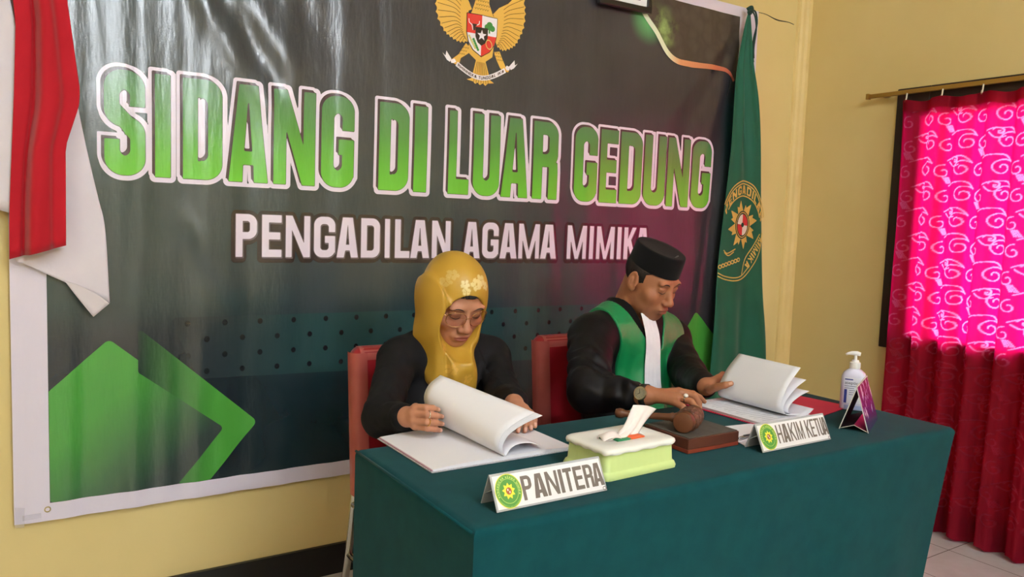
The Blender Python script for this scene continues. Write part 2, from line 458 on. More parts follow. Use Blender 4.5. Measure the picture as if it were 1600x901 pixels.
# window: dark frame, mullions, glass
wf = MB()
fo = (-.515, -1.865, .751, 1.913)
for lo, hi in (((XR-.02, fo[1], fo[2]), (XR+.1, fo[1]+.09, fo[3])), ((XR-.02, fo[0]-.150, fo[2]), (XR+.1, fo[0], fo[3])),
               ((XR-.02, fo[1]+.09, fo[3]-.138), (XR+.1, fo[0]-.150, fo[3])), ((XR-.02, fo[1]+.09, fo[2]), (XR+.1, fo[0]-.150, fo[2]+.08))): wf.box(lo, hi)
wf.box((XR+.03, -1.20, WZ0), (XR+.07, -1.17, WZ1))
o = struct('window_1', wf, m_frame); bevel_mod(o, .004)
m_glass = bpy.data.materials.new('window_glass'); m_glass.use_nodes = True
gN, gL = nt(m_glass); tb = gN.new('ShaderNodeBsdfTransparent'); tb.inputs[0].default_value = (.93, .96, .95, 1)
gl = gN.new('ShaderNodeBsdfGlossy'); gl.inputs['Roughness'].default_value = .02
mx = gN.new('ShaderNodeMixShader'); mx.inputs[0].default_value = .06
gL.new(tb.outputs[0], mx.inputs[1]); gL.new(gl.outputs[0], mx.inputs[2]); gL.new(mx.outputs[0], gN['Material Output'].inputs[0])
mk('window_pane', *[(lambda m: m.v)(q := MB().box((XR+.048, WY0, WZ0), (XR+.052, WY1, WZ1))), q.f], m_glass, o, smooth=False)
# unseen eave added to block high skylight; ground slab blocks sky below the horizon
struct('sky_blocking_eave', MB().box((XR+.1, -3.2, 2.02), (XR+1.7, .3, 2.12)), m_frame)
struct('floor_outside', MB().box((XR+.1, -9, -.35), (XR+9, 4, -.30)), pmat('yard_ground', (150, 142, 128), .9))
# ceiling lamps
def tube_mat(p, ll):
    m = bpy.data.materials.new('tube_glow'); m.use_nodes = True; k = 2*PI*.014*ll*PI
    bsdf(m).inputs['Emission Color'].default_value = (*WARM, 1); bsdf(m).inputs['Emission Strength'].default_value = p/k; return m
m_wh = pmat('white_enamel', (235, 235, 232), .4)
for i, (lx, ly, ll, p) in enumerate(LAMPS):
    t = thing('ceiling_lamp', (lx, ly, CEIL_Z), ['white tube lamp on the ceiling nearest in front of the banner', 'white tube lamp on the ceiling in the middle of the room', 'white tube lamp on the ceiling at the far end of the room', 'unseen tube lamp near the left wall, added to brighten the right wall'][i], 'ceiling lamp', 'tube lamps on the ceiling')
    MB().box((lx-ll/2-.03, ly-.035, CEIL_Z-.055), (lx+ll/2+.03, ly+.035, CEIL_Z)).build('housing', m_wh, t, smooth=False)
    MB().tube([(lx-ll/2, ly, CEIL_Z-.085), (lx+ll/2, ly, CEIL_Z-.085)], .014, 14).build('tube', tube_mat(p, ll), t)
    for e in (-1, 1): MB().box((lx+e*ll/2-.014, ly-.018, CEIL_Z-.105), (lx+e*ll/2+.014, ly+.018, CEIL_Z-.054)).build('lamp_holder', m_wh, t, smooth=False)

# ------------------------------------------------------------ banner
BS = (2.55-.025)/2.54
def bdisp(x, z):
    x = np.asarray(x, float); z = np.asarray(z, float)
    left = np.exp(-((x-.25)/.75)**2); low = np.exp(-((z-.45)/.32)**2); top = np.exp(-((z-2.2)/.5)**2)
    d = .0017*np.sin(2*PI*x/.088+.9*np.sin(2.6*z+x))*(.25+.75*left)*(.35+.65*np.maximum(low, top))
    d += .0028*np.sin(2*PI*x/.21+1.1+.5*np.sin(3*z))*(.35+.65*left)
    d += .0016*np.sin(2*PI*z/.55+2.2*x)*np.cos(2.1*x)
    def fold(x0, z0, x1, z1, wd, amp, a0=0., a1=1.):
        L = math.hypot(x1-x0, z1-z0); ux, uz = (x1-x0)/L, (z1-z0)/L
        s = ((x-x0)*ux+(z-z0)*uz)/L; n = -(x-x0)*uz+(z-z0)*ux
        en = 1/(1+np.exp(-(s-a0)*14))*1/(1+np.exp((s-a1)*14))
        return amp*np.exp(-(n/wd)**2)*en
    d -= fold(.30, 2.20, .68, 1.63, .035, .0065, -.2, 1.1)
    d -= fold(.46, 2.16, .84, 1.66, .04, .0055, -.2, 1.0)
    d += fold(.385, 2.19, .76, 1.64, .035, .005, -.2, 1.0)
    d += fold(.58, 2.18, .98, 1.72, .06, .005, -.2, .9)
    d -= fold(2.86, 2.22, 2.42, 1.70, .03, .005, 0, .9)
    d += fold(2.87, 2.20, 2.53, 1.66, .035, .005, 0, .9)
    d -= fold(2.87, 2.16, 2.68, 1.62, .03, .005, 0, 1.1)
    d -= fold(2.80, 1.45, 2.74, .9, .02, .004, -.1, 1.1); d += fold(2.74, 1.45, 2.68, .9, .02, .004, -.1, 1.1)
    d -= fold(.45, 1.25, .62, .98, .035, .004, 0, 1); d += fold(.36, 1.3, .55, .98, .04, .003, 0, 1)
    return np.clip(d, -.014, .014)
def B3(v, layer=0):
    x, z = v[:, 0]*BS, 1.26+(v[:, 1]-1.26)*BS
    return np.stack([x, -.025-layer*.0006+bdisp(x, z), z], 1)
def vinyl(name, color=None, rough=.25):
    m = pmat(name, color or (60, 60, 60), rough, .72)
    n1 = noise(m, 7, 4, (1.6, 1, .35), 'Position'); b1 = bump(m, n1.outputs[0], .35, .012)
    n2 = noise(m, 26, 2, (1, 1, .6), 'Position'); b2 = bump(m, n2.outputs[0], .18, .004, b1)
    wv = node(m, 'ShaderNodeTexWave', wave_type='BANDS', bands_direction='Z'); g = node(m, 'ShaderNodeNewGeometry')
    m.node_tree.links.new(g.outputs['Position'], wv.inputs[0]); wv.inputs['Scale'].default_value = 75; wv.inputs['Distortion'].default_value = .6
    bump(m, wv.outputs[1], .10, .0006, b2)
    return m
def zgrad(m, z0, z1, stops):
    p = pos(m); r = ramp(m, maprange(m, p[2], z0, z1), stops); return r
m_bwhite = vinyl('banner_white', (222, 214, 230), .28)
m_art = vinyl('banner_print')
def art_nodes(m):
    p = pos(m); L = m.node_tree.links
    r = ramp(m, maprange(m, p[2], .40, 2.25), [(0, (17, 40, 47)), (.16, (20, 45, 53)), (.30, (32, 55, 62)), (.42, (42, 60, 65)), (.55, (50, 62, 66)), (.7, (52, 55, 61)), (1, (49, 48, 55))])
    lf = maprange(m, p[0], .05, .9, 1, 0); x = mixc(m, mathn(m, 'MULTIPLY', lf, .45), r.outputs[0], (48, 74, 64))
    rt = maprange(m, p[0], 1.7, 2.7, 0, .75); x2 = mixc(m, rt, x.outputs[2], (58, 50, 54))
    # dark navy area around the lower left shapes and at the right edge
    n = noise(m, 2.4, 2, coord='Position')
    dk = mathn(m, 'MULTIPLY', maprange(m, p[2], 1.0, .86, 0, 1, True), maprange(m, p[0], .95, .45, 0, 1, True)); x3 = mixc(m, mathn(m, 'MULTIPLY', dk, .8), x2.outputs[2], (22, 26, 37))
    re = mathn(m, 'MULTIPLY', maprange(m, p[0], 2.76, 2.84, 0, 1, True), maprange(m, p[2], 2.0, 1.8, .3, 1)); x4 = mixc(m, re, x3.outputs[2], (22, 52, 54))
    # printed green glow at the head of the light streak
    v = node(m, 'ShaderNodeVectorMath', operation='DISTANCE'); g = node(m, 'ShaderNodeNewGeometry'); L.new(g.outputs['Position'], v.inputs[0]); v.inputs[1].default_value = (2.30, -.03, 2.135)
    gl = maprange(m, v.outputs[1], .12, .01, 0, .8, True); x5 = mixc(m, gl, x4.outputs[2], (110, 214, 128))
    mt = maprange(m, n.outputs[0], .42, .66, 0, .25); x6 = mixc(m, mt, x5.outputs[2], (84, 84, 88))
    L.new(x6.outputs[2], bsdf(m).inputs['Base Color'])
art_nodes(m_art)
banner = thing('banner', (1.5, -.02, .35), 'huge dark glossy vinyl banner lettered SIDANG DI LUAR GEDUNG on back wall', 'banner')
def rect_grid(x0, x1, z0, z1, h):
    nx, nz = int((x1-x0)/h)+2, int((z1-z0)/h)+2
    X, Z = np.meshgrid(np.linspace(x0, x1, nx), np.linspace(z0, z1, nz), indexing='ij')
    V = np.stack([X.ravel(), Z.ravel()], 1); F = [(i*nz+j, (i+1)*nz+j, (i+1)*nz+j+1, i*nz+j+1) for i in range(nx-1) for j in range(nz-1)]
    return V, F
def pr(name, vf, layer, mat, par=None, **k):
    return mk(name, B3(vf[0], layer), vf[1], mat, par or banner, **k)
V, F = rect_grid(.010, 3.005, .353, 2.292, .012)
sheet = mk('vinyl_sheet', B3(V, 0), F, m_bwhite, banner)
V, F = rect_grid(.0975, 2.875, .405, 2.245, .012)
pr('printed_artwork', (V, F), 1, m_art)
# light streak and patterned corner
m_batik = vinyl('banner_corner_print', (70, 60, 56))
def batik_nodes(m):
    v = node(m, 'ShaderNodeTexVoronoi', feature='F1'); v.inputs['Scale'].default_value = 16
    g = node(m, 'ShaderNodeNewGeometry'); n = noise(m, 14, 3, coord='Position')
    m.node_tree.links.new(g.outputs['Position'], v.inputs[0])
    r = ramp(m, mathn(m, 'MULTIPLY', v.outputs[0], n.outputs[0]), [(.1, (76, 67, 63)), (.3, (66, 57, 53)), (.5, (72, 62, 58))])
    d = node(m, 'ShaderNodeVectorMath', operation='DISTANCE'); m.node_tree.links.new(g.outputs['Position'], d.inputs[0]); d.inputs[1].default_value = (2.36, -.03, 2.10)
    gl = maprange(m, d.outputs[1], .13, .01, 0, .8, True)
    x = mixc(m, mathn(m, 'MULTIPLY', gl, maprange(m, n.outputs[0], .35, .6)), r.outputs[0], (170, 205, 120)); m.node_tree.links.new(x.outputs[2], bsdf(m).inputs['Base Color'])
batik_nodes(m_batik)
cv = cat_rom([(2.20, 2.245), (2.285, 2.155), (2.357, 2.093), (2.425, 2.018), (2.485, 1.990), (2.56, 1.987), (2.638, 1.989), (2.77, 1.995), (2.815, 1.982), (2.853, 1.950)], 40)
poly = [tuple(p) for p in cv]+[(2.873, 1.95), (2.873, 2.243)]
pr('corner_pattern', msq(lambda X, Z: s_poly(X, Z, poly), 2.15, 2.9, 1.92, 2.26, .006), 2, m_batik)
m_streak = vinyl('banner_streak')
p_ = pos(m_streak); r_ = ramp(m_streak, maprange(m_streak, p_[0], 2.24, 2.8), [(0, (225, 250, 225)), (.3, (235, 238, 200)), (.45, (226, 160, 112)), (.8, (206, 128, 92)), (1, (196, 100, 80))])
m_streak.node_tree.links.new(r_.outputs[0], bsdf(m_streak).inputs['Base Color'])
pr('light_streak', strokes([cv], np.interp(np.linspace(0, 1, 40), [0, .3, .6, 1], [.024, .022, .026, .012])), 7, m_streak)
# teal panel with rows of dots
m_panel = vinyl('banner_teal_panel')
p_ = pos(m_panel); x_ = mixc(m_panel, maprange(m_panel, p_[0], .45, .95, 0, 1, True), (37, 46, 52), (36, 70, 72)); 
def lattice(m, x, z, x0, z0):
    u = mathn(m, 'SUBTRACT', mathn(m, 'FRACT', mathn(m, 'ADD', mathn(m, 'DIVIDE', mathn(m, 'SUBTRACT', x, x0), .1103*BS), 20.5)), .5); v = mathn(m, 'SUBTRACT', mathn(m, 'FRACT', mathn(m, 'ADD', mathn(m, 'DIVIDE', mathn(m, 'SUBTRACT', z, z0), .1015*BS), 20.5)), .5)
    a = mathn(m, 'MULTIPLY', u, .1103*BS/.0080); b = mathn(m, 'MULTIPLY', v, .1015*BS/.0090); return mathn(m, 'ADD', mathn(m, 'MULTIPLY', a, a), mathn(m, 'MULTIPLY', b, b))
BX = lambda x: x*BS
BZ = lambda z: 1.26+(z-1.26)*BS
dd = mathn(m_panel, 'MINIMUM', lattice(m_panel, p_[0], p_[2], BX(.471), BZ(.910)), lattice(m_panel, p_[0], p_[2], BX(.5265), BZ(.8593)))
kd = mathn(m_panel, 'MULTIPLY', maprange(m_panel, dd, .7, 1.3, 1, 0), mathn(m_panel, 'GREATER_THAN', p_[2], BZ(.742)))
x2_ = mixc(m_panel, kd, x_.outputs[2], (20, 26, 32)); m_panel.node_tree.links.new(x2_.outputs[2], bsdf(m_panel).inputs['Base Color'])
pr('dotted_panel', msq(lambda X, Z: s_poly(X, Z, [(.42, .93), (2.3, .925), (2.3, .70), (1.10, .722), (.50, .735)]), .4, 2.32, .68, .95, .012), 2, m_panel)
# green shapes
def rpoly(X, Z, pts, r):
    return s_poly(X, Z, pts)-r
m_g1 = vinyl('banner_green_block'); p_ = pos(m_g1)
q_ = mathn(m_g1, 'ADD', mathn(m_g1, 'MULTIPLY', p_[0], .75), mathn(m_g1, 'MULTIPLY', p_[2], -.85))
r_ = ramp(m_g1, maprange(m_g1, q_, -.56, .0), [(0, (74, 158, 62)), (.3, (72, 150, 62)), (.62, (62, 104, 66)), (.85, (52, 66, 62)), (1, (46, 54, 56))]); m_g1.node_tree.links.new(r_.outputs[0], bsdf(m_g1).inputs['Base Color'])
f1 = lambda X, Z: np.maximum(s_poly(X, Z, [(.253, .852), (-.4, .25), (.2, .2), (.50, .40), (.58, .569)])-.016, np.maximum(.0985-X, .406-Z))
pr('green_block', msq(f1, .09, .63, .395, .89, .007), 2, m_g1)
m_g2 = vinyl('banner_green_chevron'); p_ = pos(m_g2)
x_ = mixc(m_g2, maprange(m_g2, p_[0], .32, .56, .0, 1), (40, 50, 52), (74, 154, 60)); m_g2.node_tree.links.new(x_.outputs[2], bsdf(m_g2).inputs['Base Color'])
f2 = lambda X, Z: np.maximum(SUB(s_poly(X, Z, [(.30, .91), (.26, .87), (.44, .30), (.445, .30), (.660, .578)])-.018, s_poly(X, Z, [(.1, 1.0), (.10, .3), (.355, .3), (.563, .569)])-.012), .406-Z)
f2 = lambda X, Z: np.maximum(SUB(s_poly(X, Z, [(.33, .88), (-.2, .9), (-.2, .26), (.425, .30), (.660, .578)])-.018, s_poly(X, Z, [(.33-.16, .88), (-.4, .9), (-.4, .26), (.325, .28), (.562, .569)])-.012), np.maximum(.406-Z, np.maximum(.33-X, Z-.895)))
pr('green_chevron', msq(f2, .31, .70, .395, .91, .007), 3, m_g2)
m_g3 = vinyl('banner_green_diamond', (74, 158, 62))
pr('green_diamond', msq(lambda X, Z: np.maximum(s_poly(X, Z, [(2.699, .855), (2.44, .53), (2.52, .44), (2.868, .44), (2.868, .70)])-.014, X-2.874), 2.4, 2.88, .42, .89, .008), 2, m_g3)
# title
T1, b1 = 'SIDANGDILUARGEDUNG', [(.245, .352), (.379, .422), (.457, .570), (.589, .711), (.729, .866), (.887, 1.000), (1.093, 1.204), (1.226, 1.278), (1.366, 1.452), (1.471, 1.585), (1.595, 1.719), (1.742, 1.860), (1.947, 2.064), (2.080, 2.175), (2.190, 2.312), (2.327, 2.450), (2.463, 2.600), (2.616, 2.736)]
Z0, Z1 = 1.355, 1.657
m_tg = vinyl('title_green'); r_ = zgrad(m_tg, 1.352, 1.652, [(0, (112, 204, 58)), (.3, (98, 182, 58)), (.62, (84, 150, 66)), (1, (82, 130, 84))])
m_tg.node_tree.links.new(r_.outputs[0], bsdf(m_tg).inputs['Base Color'])
m_tw = vinyl('title_white', (232, 222, 238)); m_tb = vinyl('title_shadow', (72, 54, 60))
def wh(X, Z):
    d = np.full(X.shape, 1e9)
    for ch, (a, b) in zip(T1, b1):
        m = (X[:, 0] > a-.06) & (X[:, 0] < b+.06)
        if m.any(): d[m] = np.minimum(d[m], letter(ch, X[m]-a, Z[m]-Z0, b-a, Z1-Z0, min(.043, (b-a)*.37), .055, .05))
    return d
def wh_out(X, Z):
    d = wh(X, Z)
    d2 = wh(X+.010, Z-.010)
    return np.minimum(d-.0155, d2-.0085)
pr('title_outline', msq(wh_out, .2, 2.78, 1.32, 1.70, .0034), 3, m_tw)
pr('title_shadow', msq(lambda X, Z: np.minimum(wh(X, Z)-.0015, np.minimum(wh(X+.0085, Z-.0085), wh(X+.004, Z-.004))), .2, 2.78, 1.33, 1.69, .0034), 4, m_tb)
for ch, (a, b) in zip(T1, b1):
    f = lambda X, Z: letter(ch, X-a, Z-Z0, b-a, Z1-Z0, min(.043, (b-a)*.37), .055, .05)
    pr('title_letter', msq(f, a-.006, b+.006, Z0-.006, Z1+.006, .0034), 5, m_tg)
# subtitle
T2, b2 = 'PENGADILANAGAMAMIMIKA', [(.613, .679), (.695, .757), (.771, .853), (.867, .939), (.945, 1.022), (1.033, 1.103), (1.122, 1.140), (1.160, 1.217), (1.221, 1.297), (1.308, 1.383), (1.440, 1.512), (1.523, 1.594), (1.601, 1.680), (1.689, 1.786), (1.793, 1.871), (1.927, 2.024), (2.041, 2.062), (2.080, 2.176), (2.193, 2.214), (2.230, 2.299), (2.301, 2.376)]
z0_, z1_ = 1.118, 1.254
def sb(X, Z):
    d = np.full(X.shape, 1e9)
    for ch, (a, b) in zip(T2, b2):
        m = (X[:, 0] > a-.04) & (X[:, 0] < b+.04)
        if m.any(): d[m] = np.minimum(d[m], letter(ch, X[m]-a, Z[m]-z0_, b-a, z1_-z0_, min(.0215, (b-a)*.5), .024, .028))
    return d
m_so = vinyl('subtitle_outline', (44, 33, 38)); m_sr = vinyl('subtitle_rim', (104, 92, 98))
pr('subtitle_outline', msq(lambda X, Z: np.minimum(sb(X, Z)-.0125, sb(X+.002, Z+.006)-.0125), .57, 2.43, 1.08, 1.295, .0034), 3, m_so)
pr('subtitle_rim', msq(lambda X, Z: np.minimum(sb(X, Z)-.0022, sb(X-.002, Z+.003)-.002), .59, 2.41, 1.10, 1.275, .0030), 4, m_sr)
for ch, (a, b) in zip(T2, b2):
    f = lambda X, Z: letter(ch, X-a, Z-z0_, b-a, z1_-z0_, min(.0215, (b-a)*.5), .024, .028)
    pr('subtitle_letter', msq(f, a-.004, b+.004, z0_-.004, z1_+.004, .0024), 5, m_tw)
# national emblem
m_gold = vinyl('emblem_gold', (232, 184, 84)); m_ln = vinyl('emblem_line', (70, 46, 24)); m_red = vinyl('emblem_red', (222, 56, 48))
m_ew = vinyl('emblem_white', (240, 236, 240)); m_eb = vinyl('emblem_black', (28, 20, 24)); m_eg = vinyl('emblem_green', (62, 140, 66)); m_ey = vinyl('emblem_yellow', (214, 206, 120))
emb = []
def scallop(base, n, amp):
    P = cat_rom(base, n*8); N = np.gradient(P, axis=0); N /= np.linalg.norm(N, axis=1)[:, None]; N = np.stack([N[:, 1], -N[:, 0]], 1)
    return P+N*(amp*np.abs(np.sin(np.arange(len(P))/8*PI)))[:, None]
lw = [tuple(p) for p in scallop([(1.31, 2.17), (1.296, 2.10), (1.293, 2.034), (1.303, 1.975), (1.332, 1.932), (1.362, 1.912), (1.395, 1.901), (1.43, 1.905)], 16, -.007)]+[(1.445, 1.95), (1.43, 2.02), (1.445, 2.028), (1.43, 2.055), (1.40, 2.085), (1.36, 2.12), (1.34, 2.17)]
rw = [tuple(p) for p in scallop([(1.66, 2.17), (1.676, 2.103), (1.683, 2.053), (1.678, 2.0), (1.660, 1.957), (1.640, 1.925), (1.615, 1.908), (1.585, 1.897), (1.560, 1.905)], 16, .007)]+[(1.54, 1.95), (1.55, 2.0), (1.536, 2.026), (1.56, 2.052), (1.60, 2.075), (1.635, 2.11), (1.645, 2.17)]
body = [(1.455, 2.10), (1.458, 2.06), (1.445, 2.02), (1.43, 2.0), (1.44, 1.87), (1.47, 1.85), (1.458, 1.80), (1.452, 1.782), (1.432, 1.776), (1.46, 1.772), (1.47, 1.764), (1.48, 1.770), (1.49, 1.762), (1.503, 1.770), (1.515, 1.762), (1.525, 1.772), (1.552, 1.776), (1.535, 1.785), (1.53, 1.80), (1.512, 1.85), (1.54, 1.87), (1.553, 2.0), (1.536, 2.02), (1.518, 2.06), (1.52, 2.10), (1.51, 2.13), (1.48, 2.14), (1.445, 2.12)]
legl = [(1.425, 1.905), (1.45, 1.885), (1.435, 1.868), (1.405, 1.848), (1.40, 1.83), (1.385, 1.822), (1.362, 1.832), (1.372, 1.842), (1.395, 1.86)]
legr = [(1.545, 1.89), (1.57, 1.895), (1.583, 1.87), (1.60, 1.842), (1.618, 1.838), (1.612, 1.824), (1.59, 1.826), (1.575, 1.835), (1.56, 1.86)]
gold = lambda X, Z: U(s_poly(X, Z, lw), s_poly(X, Z, rw), s_poly(X, Z, body), s_poly(X, Z, legl), s_poly(X, Z, legr))
eg = pr('eagle_emblem', msq(gold, 1.27, 1.70, 1.75, 2.18, .0024), 3, m_gold)
ln = []
for i in range(15):
    t = i/14
    a = np.array([1.437-.004*math.sin(t*3), 2.03-.115*t]); b = np.array(lw[int(8+t*108)])
    m1 = a*.55+b*.45+np.array([-.006, .010]); ln.append(cat_rom([a*.72+b*.28, m1, b*.96+a*.04], 9))
    a = np.array([1.543+.004*math.sin(t*3), 2.035-.12*t]); b = np.array(rw[int(8+t*108)])
    m1 = a*.55+b*.45+np.array([.006, .008]); ln.append(cat_rom([a*.72+b*.28, m1, b*.96+a*.04], 9))
for i in range(7): ln.append(np.array([(1.475+.0045*i*1.2, 1.845), (1.462+.0115*i*.95, 1.768)]))
for r in range(7):
    for k in range(6):
        x = 1.460+.0105*k+(r % 2)*.005; z = 2.125-.0145*r
        ln.append(np.array([(x-.004, z), (x, z-.006), (x+.004, z)]))
for r in range(3):
    for k in range(3):
        for s_, cx in ((1, 1.425), (-1, 1.557)): x = cx+(k-1)*.009-s_*r*.008; z = 1.89-r*.012; ln.append(np.array([(x-.003, z), (x, z-.005), (x+.003, z)]))
pr('feather_lines', strokes(ln, .0017), 4, m_ln, eg)
sh = [(1.425, 2.011), (1.489, 2.013), (1.553, 2.011), (1.553, 1.95), (1.545, 1.915), (1.525, 1.887), (1.491, 1.866), (1.455, 1.886), (1.435, 1.912), (1.426, 1.945)]
fs = lambda X, Z: s_poly(X, Z, sh)
pr('shield', msq(lambda X, Z: fs(X, Z)-.0025, 1.41, 1.57, 1.85, 2.03, .0022), 5, m_eb, eg)
qd = lambda sx, sz: (lambda X, Z: np.maximum(fs(X, Z), np.maximum(sx*(X-1.489), sz*(Z-1.944))))
for nm, sx, sz, mt in (('bull_quarter', 1, -1, m_red), ('tree_quarter', -1, -1, m_ew), ('rice_quarter', 1, 1, m_ew), ('chain_quarter', -1, 1, m_red)):
    pr(nm, msq(qd(sx, sz), 1.41, 1.57, 1.85, 2.03, .0022), 6, mt, eg)
def mini(nm, f, mt, layer, h=.0012, box=(1.41, 1.57, 1.85, 2.03)):
    pr(nm, msq(f, *box, h), layer, mt, eg)
mini('bull_head', lambda X, Z: s_poly(X, Z, [(1.447, 1.978), (1.468, 1.978), (1.461, 1.968), (1.460, 1.955), (1.452, 1.955), (1.452, 1.968)]), m_eb, 7)
mini('bull_horns', lambda X, Z: U(s_line(X, Z, [(1.432, 1.992), (1.434, 1.98), (1.444, 1.974)], .0015), s_line(X, Z, [(1.477, 1.99), (1.476, 1.98), (1.468, 1.975)], .0015), s_line(X, Z, [(1.446, 1.972), (1.450, 1.956)], .0015)), m_ew, 8)
mini('tree', lambda X, Z: U(s_circ(X, Z, 1.522, 1.982, .013), s_circ(X, Z, 1.511, 1.974, .011), s_circ(X, Z, 1.534, 1.972, .011), s_box(X, Z, 1.519, 1.525, 1.953, 1.975)), m_eg, 7)
mini('rice_stalk', lambda X, Z: U(*[s_circ(X, Z, 1.436+.0045*i, 1.932-.0065*i, .0042) for i in range(7)]), m_ey, 7)
mini('cotton_branch', lambda X, Z: U(*[s_circ(X, Z, 1.455+.004*i, 1.922-.0068*i, .0050) for i in range(6)]), m_eg, 8)
mini('chain_links', lambda X, Z: np.abs(np.sqrt(((X-1.522)*.83+(Z-1.913)*.56)**2/.0125**2+(-(X-1.522)*.56*0+(Z-1.913-(X-1.522)*.9))**2/.022**2)-1)-.10, m_ey, 7)
star = [(1.489+(.021 if k % 2 == 0 else .0085)*math.sin(PI*k/5), 1.941+(.021 if k % 2 == 0 else .0085)*math.cos(PI*k/5)) for k in range(10)]
mini('centre_shield', lambda X, Z: s_poly(X, Z, [(1.461, 1.968), (1.515, 1.970), (1.515, 1.935), (1.505, 1.915), (1.489, 1.904), (1.472, 1.914), (1.462, 1.934)]), m_eb, 8)
mini('star', lambda X, Z: s_poly(X, Z, star), m_ew, 9)
def arcp(t): return 1.393+.198*t, 1.822-.034*math.sin(PI*t)*1.05+.004*t
rb = np.array([arcp(t) for t in np.linspace(-.03, 1.03, 40)])
pr('ribbon', merge2([strokes([rb], .018), (np.array([(1.386, 1.832), (1.378, 1.842), (1.362, 1.836), (1.366, 1.825), (1.376, 1.826)]), [(0, 1, 2, 3, 4)]), (np.array([(1.330, 1.857), (1.342, 1.848), (1.345, 1.866), (1.366, 1.840), (1.360, 1.828), (1.348, 1.834)]), [(0, 1, 2, 3, 4, 5)]),
                     (np.array([(1.597, 1.838), (1.603, 1.848), (1.618, 1.844), (1.616, 1.832), (1.604, 1.830)]), [(0, 1, 2, 3, 4)]), (np.array([(1.652, 1.862), (1.640, 1.853), (1.637, 1.872), (1.614, 1.846), (1.622, 1.834), (1.636, 1.842)]), [(0, 1, 2, 3, 4, 5)])]), 6, m_ew, eg)
tt, tb_ = autotext('BHINNEKA TUNGGAL IKA', 1.0, 0, 1, .2)
LT = []
for ch, (a, b) in zip(tt, tb_):
    v, f = msq(lambda X, Z: letter(ch, X, Z, (b-a)*16, 1.0, .2, .2, .2), -.1, (b-a)*16+.1, -.1, 1.1, .09)
    t = a+v[:, 0]/16; base = np.array([arcp(q) for q in t]); LT.append((np.stack([base[:, 0], base[:, 1]+(v[:, 1]-.5)*.011], 1), f))
pr('ribbon_motto', merge2(LT), 7, m_ln, eg)
# eyelet and tape in the lower left corner
m_brass = pmat('eyelet_metal', (196, 180, 130), .3, metal=1)
ey = MB(); c_ = B3(np.array([[.0915, .387]]), 1)[0]
ey.lathe([(.0055, -.001), (.0085, -.001), (.0085, .0012), (.0055, .0012), (.0055, -.001)], 20, c=(c_[0], c_[1], c_[2]), R=Matrix.Rotation(PI/2, 3, 'X'), caps=False); ey.build('eyelet', m_brass, banner)
m_tape = pmat('clear_tape', (225, 222, 232), .12, alpha=.28)
tv = np.array([(.012, .345), (.034, .343), (.036, .40), (.012, .404)]); pr('tape', (tv, [(0, 1, 2, 3)]), 2, m_tape)
tv = np.array([(.030, .362), (.075, .366), (.075, .380), (.030, .378)]); pr('tape', (tv, [(0, 1, 2, 3)]), 3, m_tape)

# ------------------------------------------------------------ picture frame above the banner
pf = thing('picture_frame', (2.14, -.05, 2.145), 'black framed white document hanging over the top edge of the banner', 'picture frame')
x0, x1, zb = 2.003, 2.281, 2.141
tilt = lambda p: (p[0], p[1], p[2]+(p[0]-x0)*.018)
fr = MB()
for lo, hi in (((x0, -.062, zb), (x1, -.042, zb+.024)), ((x0, -.062, zb+.376), (x1, -.042, zb+.40)), ((x0, -.062, zb+.024), (x0+.024, -.042, zb+.376)), ((x1-.024, -.062, zb+.024), (x1, -.042, zb+.376))): fr.box(lo, hi)
fr.v = [tilt(p) for p in fr.v]; bevel_mod(fr.build('frame', pmat('black_frame', (26, 24, 24), .35), pf, smooth=False), .003)
dc = MB().box((x0+.02, -.054, zb+.02), (x1-.02, -.046, zb+.38)); dc.v = [tilt(p) for p in dc.v]; dcm = dc.build('document', pmat('paper_white', (236, 240, 242), .6), pf, smooth=False)
tx = MB()
for k in range(6):
    tx.box((x0+.08, -.0545, zb+.045+.045*k), (x1-.06-.02*(k % 2), -.0542, zb+.049+.045*k))
tx.v = [tilt(p) for p in tx.v]; tx.build('print_lines', pmat('print_grey', (120, 122, 126), .7), pf, smooth=False)
bk = MB().box((x0+.01, -.046, zb+.01), (x1-.01, -.040, zb+.39)); bk.v = [tilt(p) for p in bk.v]; bk.build('backing_board', m_frame, pf, smooth=False)

# ------------------------------------------------------------ curtain, rod, hooks
m_rod = pmat('brass_rail', (172, 134, 62), .35, metal=.6)
rod = thing('curtain_rail', (3.335, -1.3, 1.885), 'brass curtain rail fixed above the window on the right wall', 'curtain rail')
rl = MB().box((3.322, -2.55, 1.880), (3.337, -.392, 1.899)); bevel_mod(rl.build('rail', m_rod, rod, smooth=False), .003)
for y in (-.46, -1.5, -2.4):
    MB().box((3.337, y-.012, 1.884), (XR, y+.012, 1.896)).build('bracket', m_rod, rod, smooth=False)
MB().box((3.319, -.400, 1.877), (3.340, -.388, 1.902)).build('end_cap', m_rod, rod, smooth=False)
CY0, CY1 = -.572, -2.30
def cpt(u, v):
    """u along the rail 0..1, v height 0 bottom .. 1 top"""
    y = CY0+(CY1-CY0)*u+(-.030+.035*v)*(1-u)**6
    z = .012+(1.852-.012)*v
    s = (y-CY0)
    amp = .036*(1-.68*v)
    ph = 2*PI*s/.118+.55*np.sin(5*s+1)+.35*np.sin(3.1*v+2*s)
    x = 3.312+amp*(np.tanh(1.7*np.sin(ph))/.935+.15*np.sin(2.3*ph+1.2))+.004*np.sin(9*v+4*s)
    z = z+.010*np.cos(ph+.7)*(1-v)**3-.006*(1-np.cos(2*PI*s/.172))*v**6
    return x, y, z
m_curt = bpy.data.materials.new('curtain_cloth'); m_curt.use_nodes = True
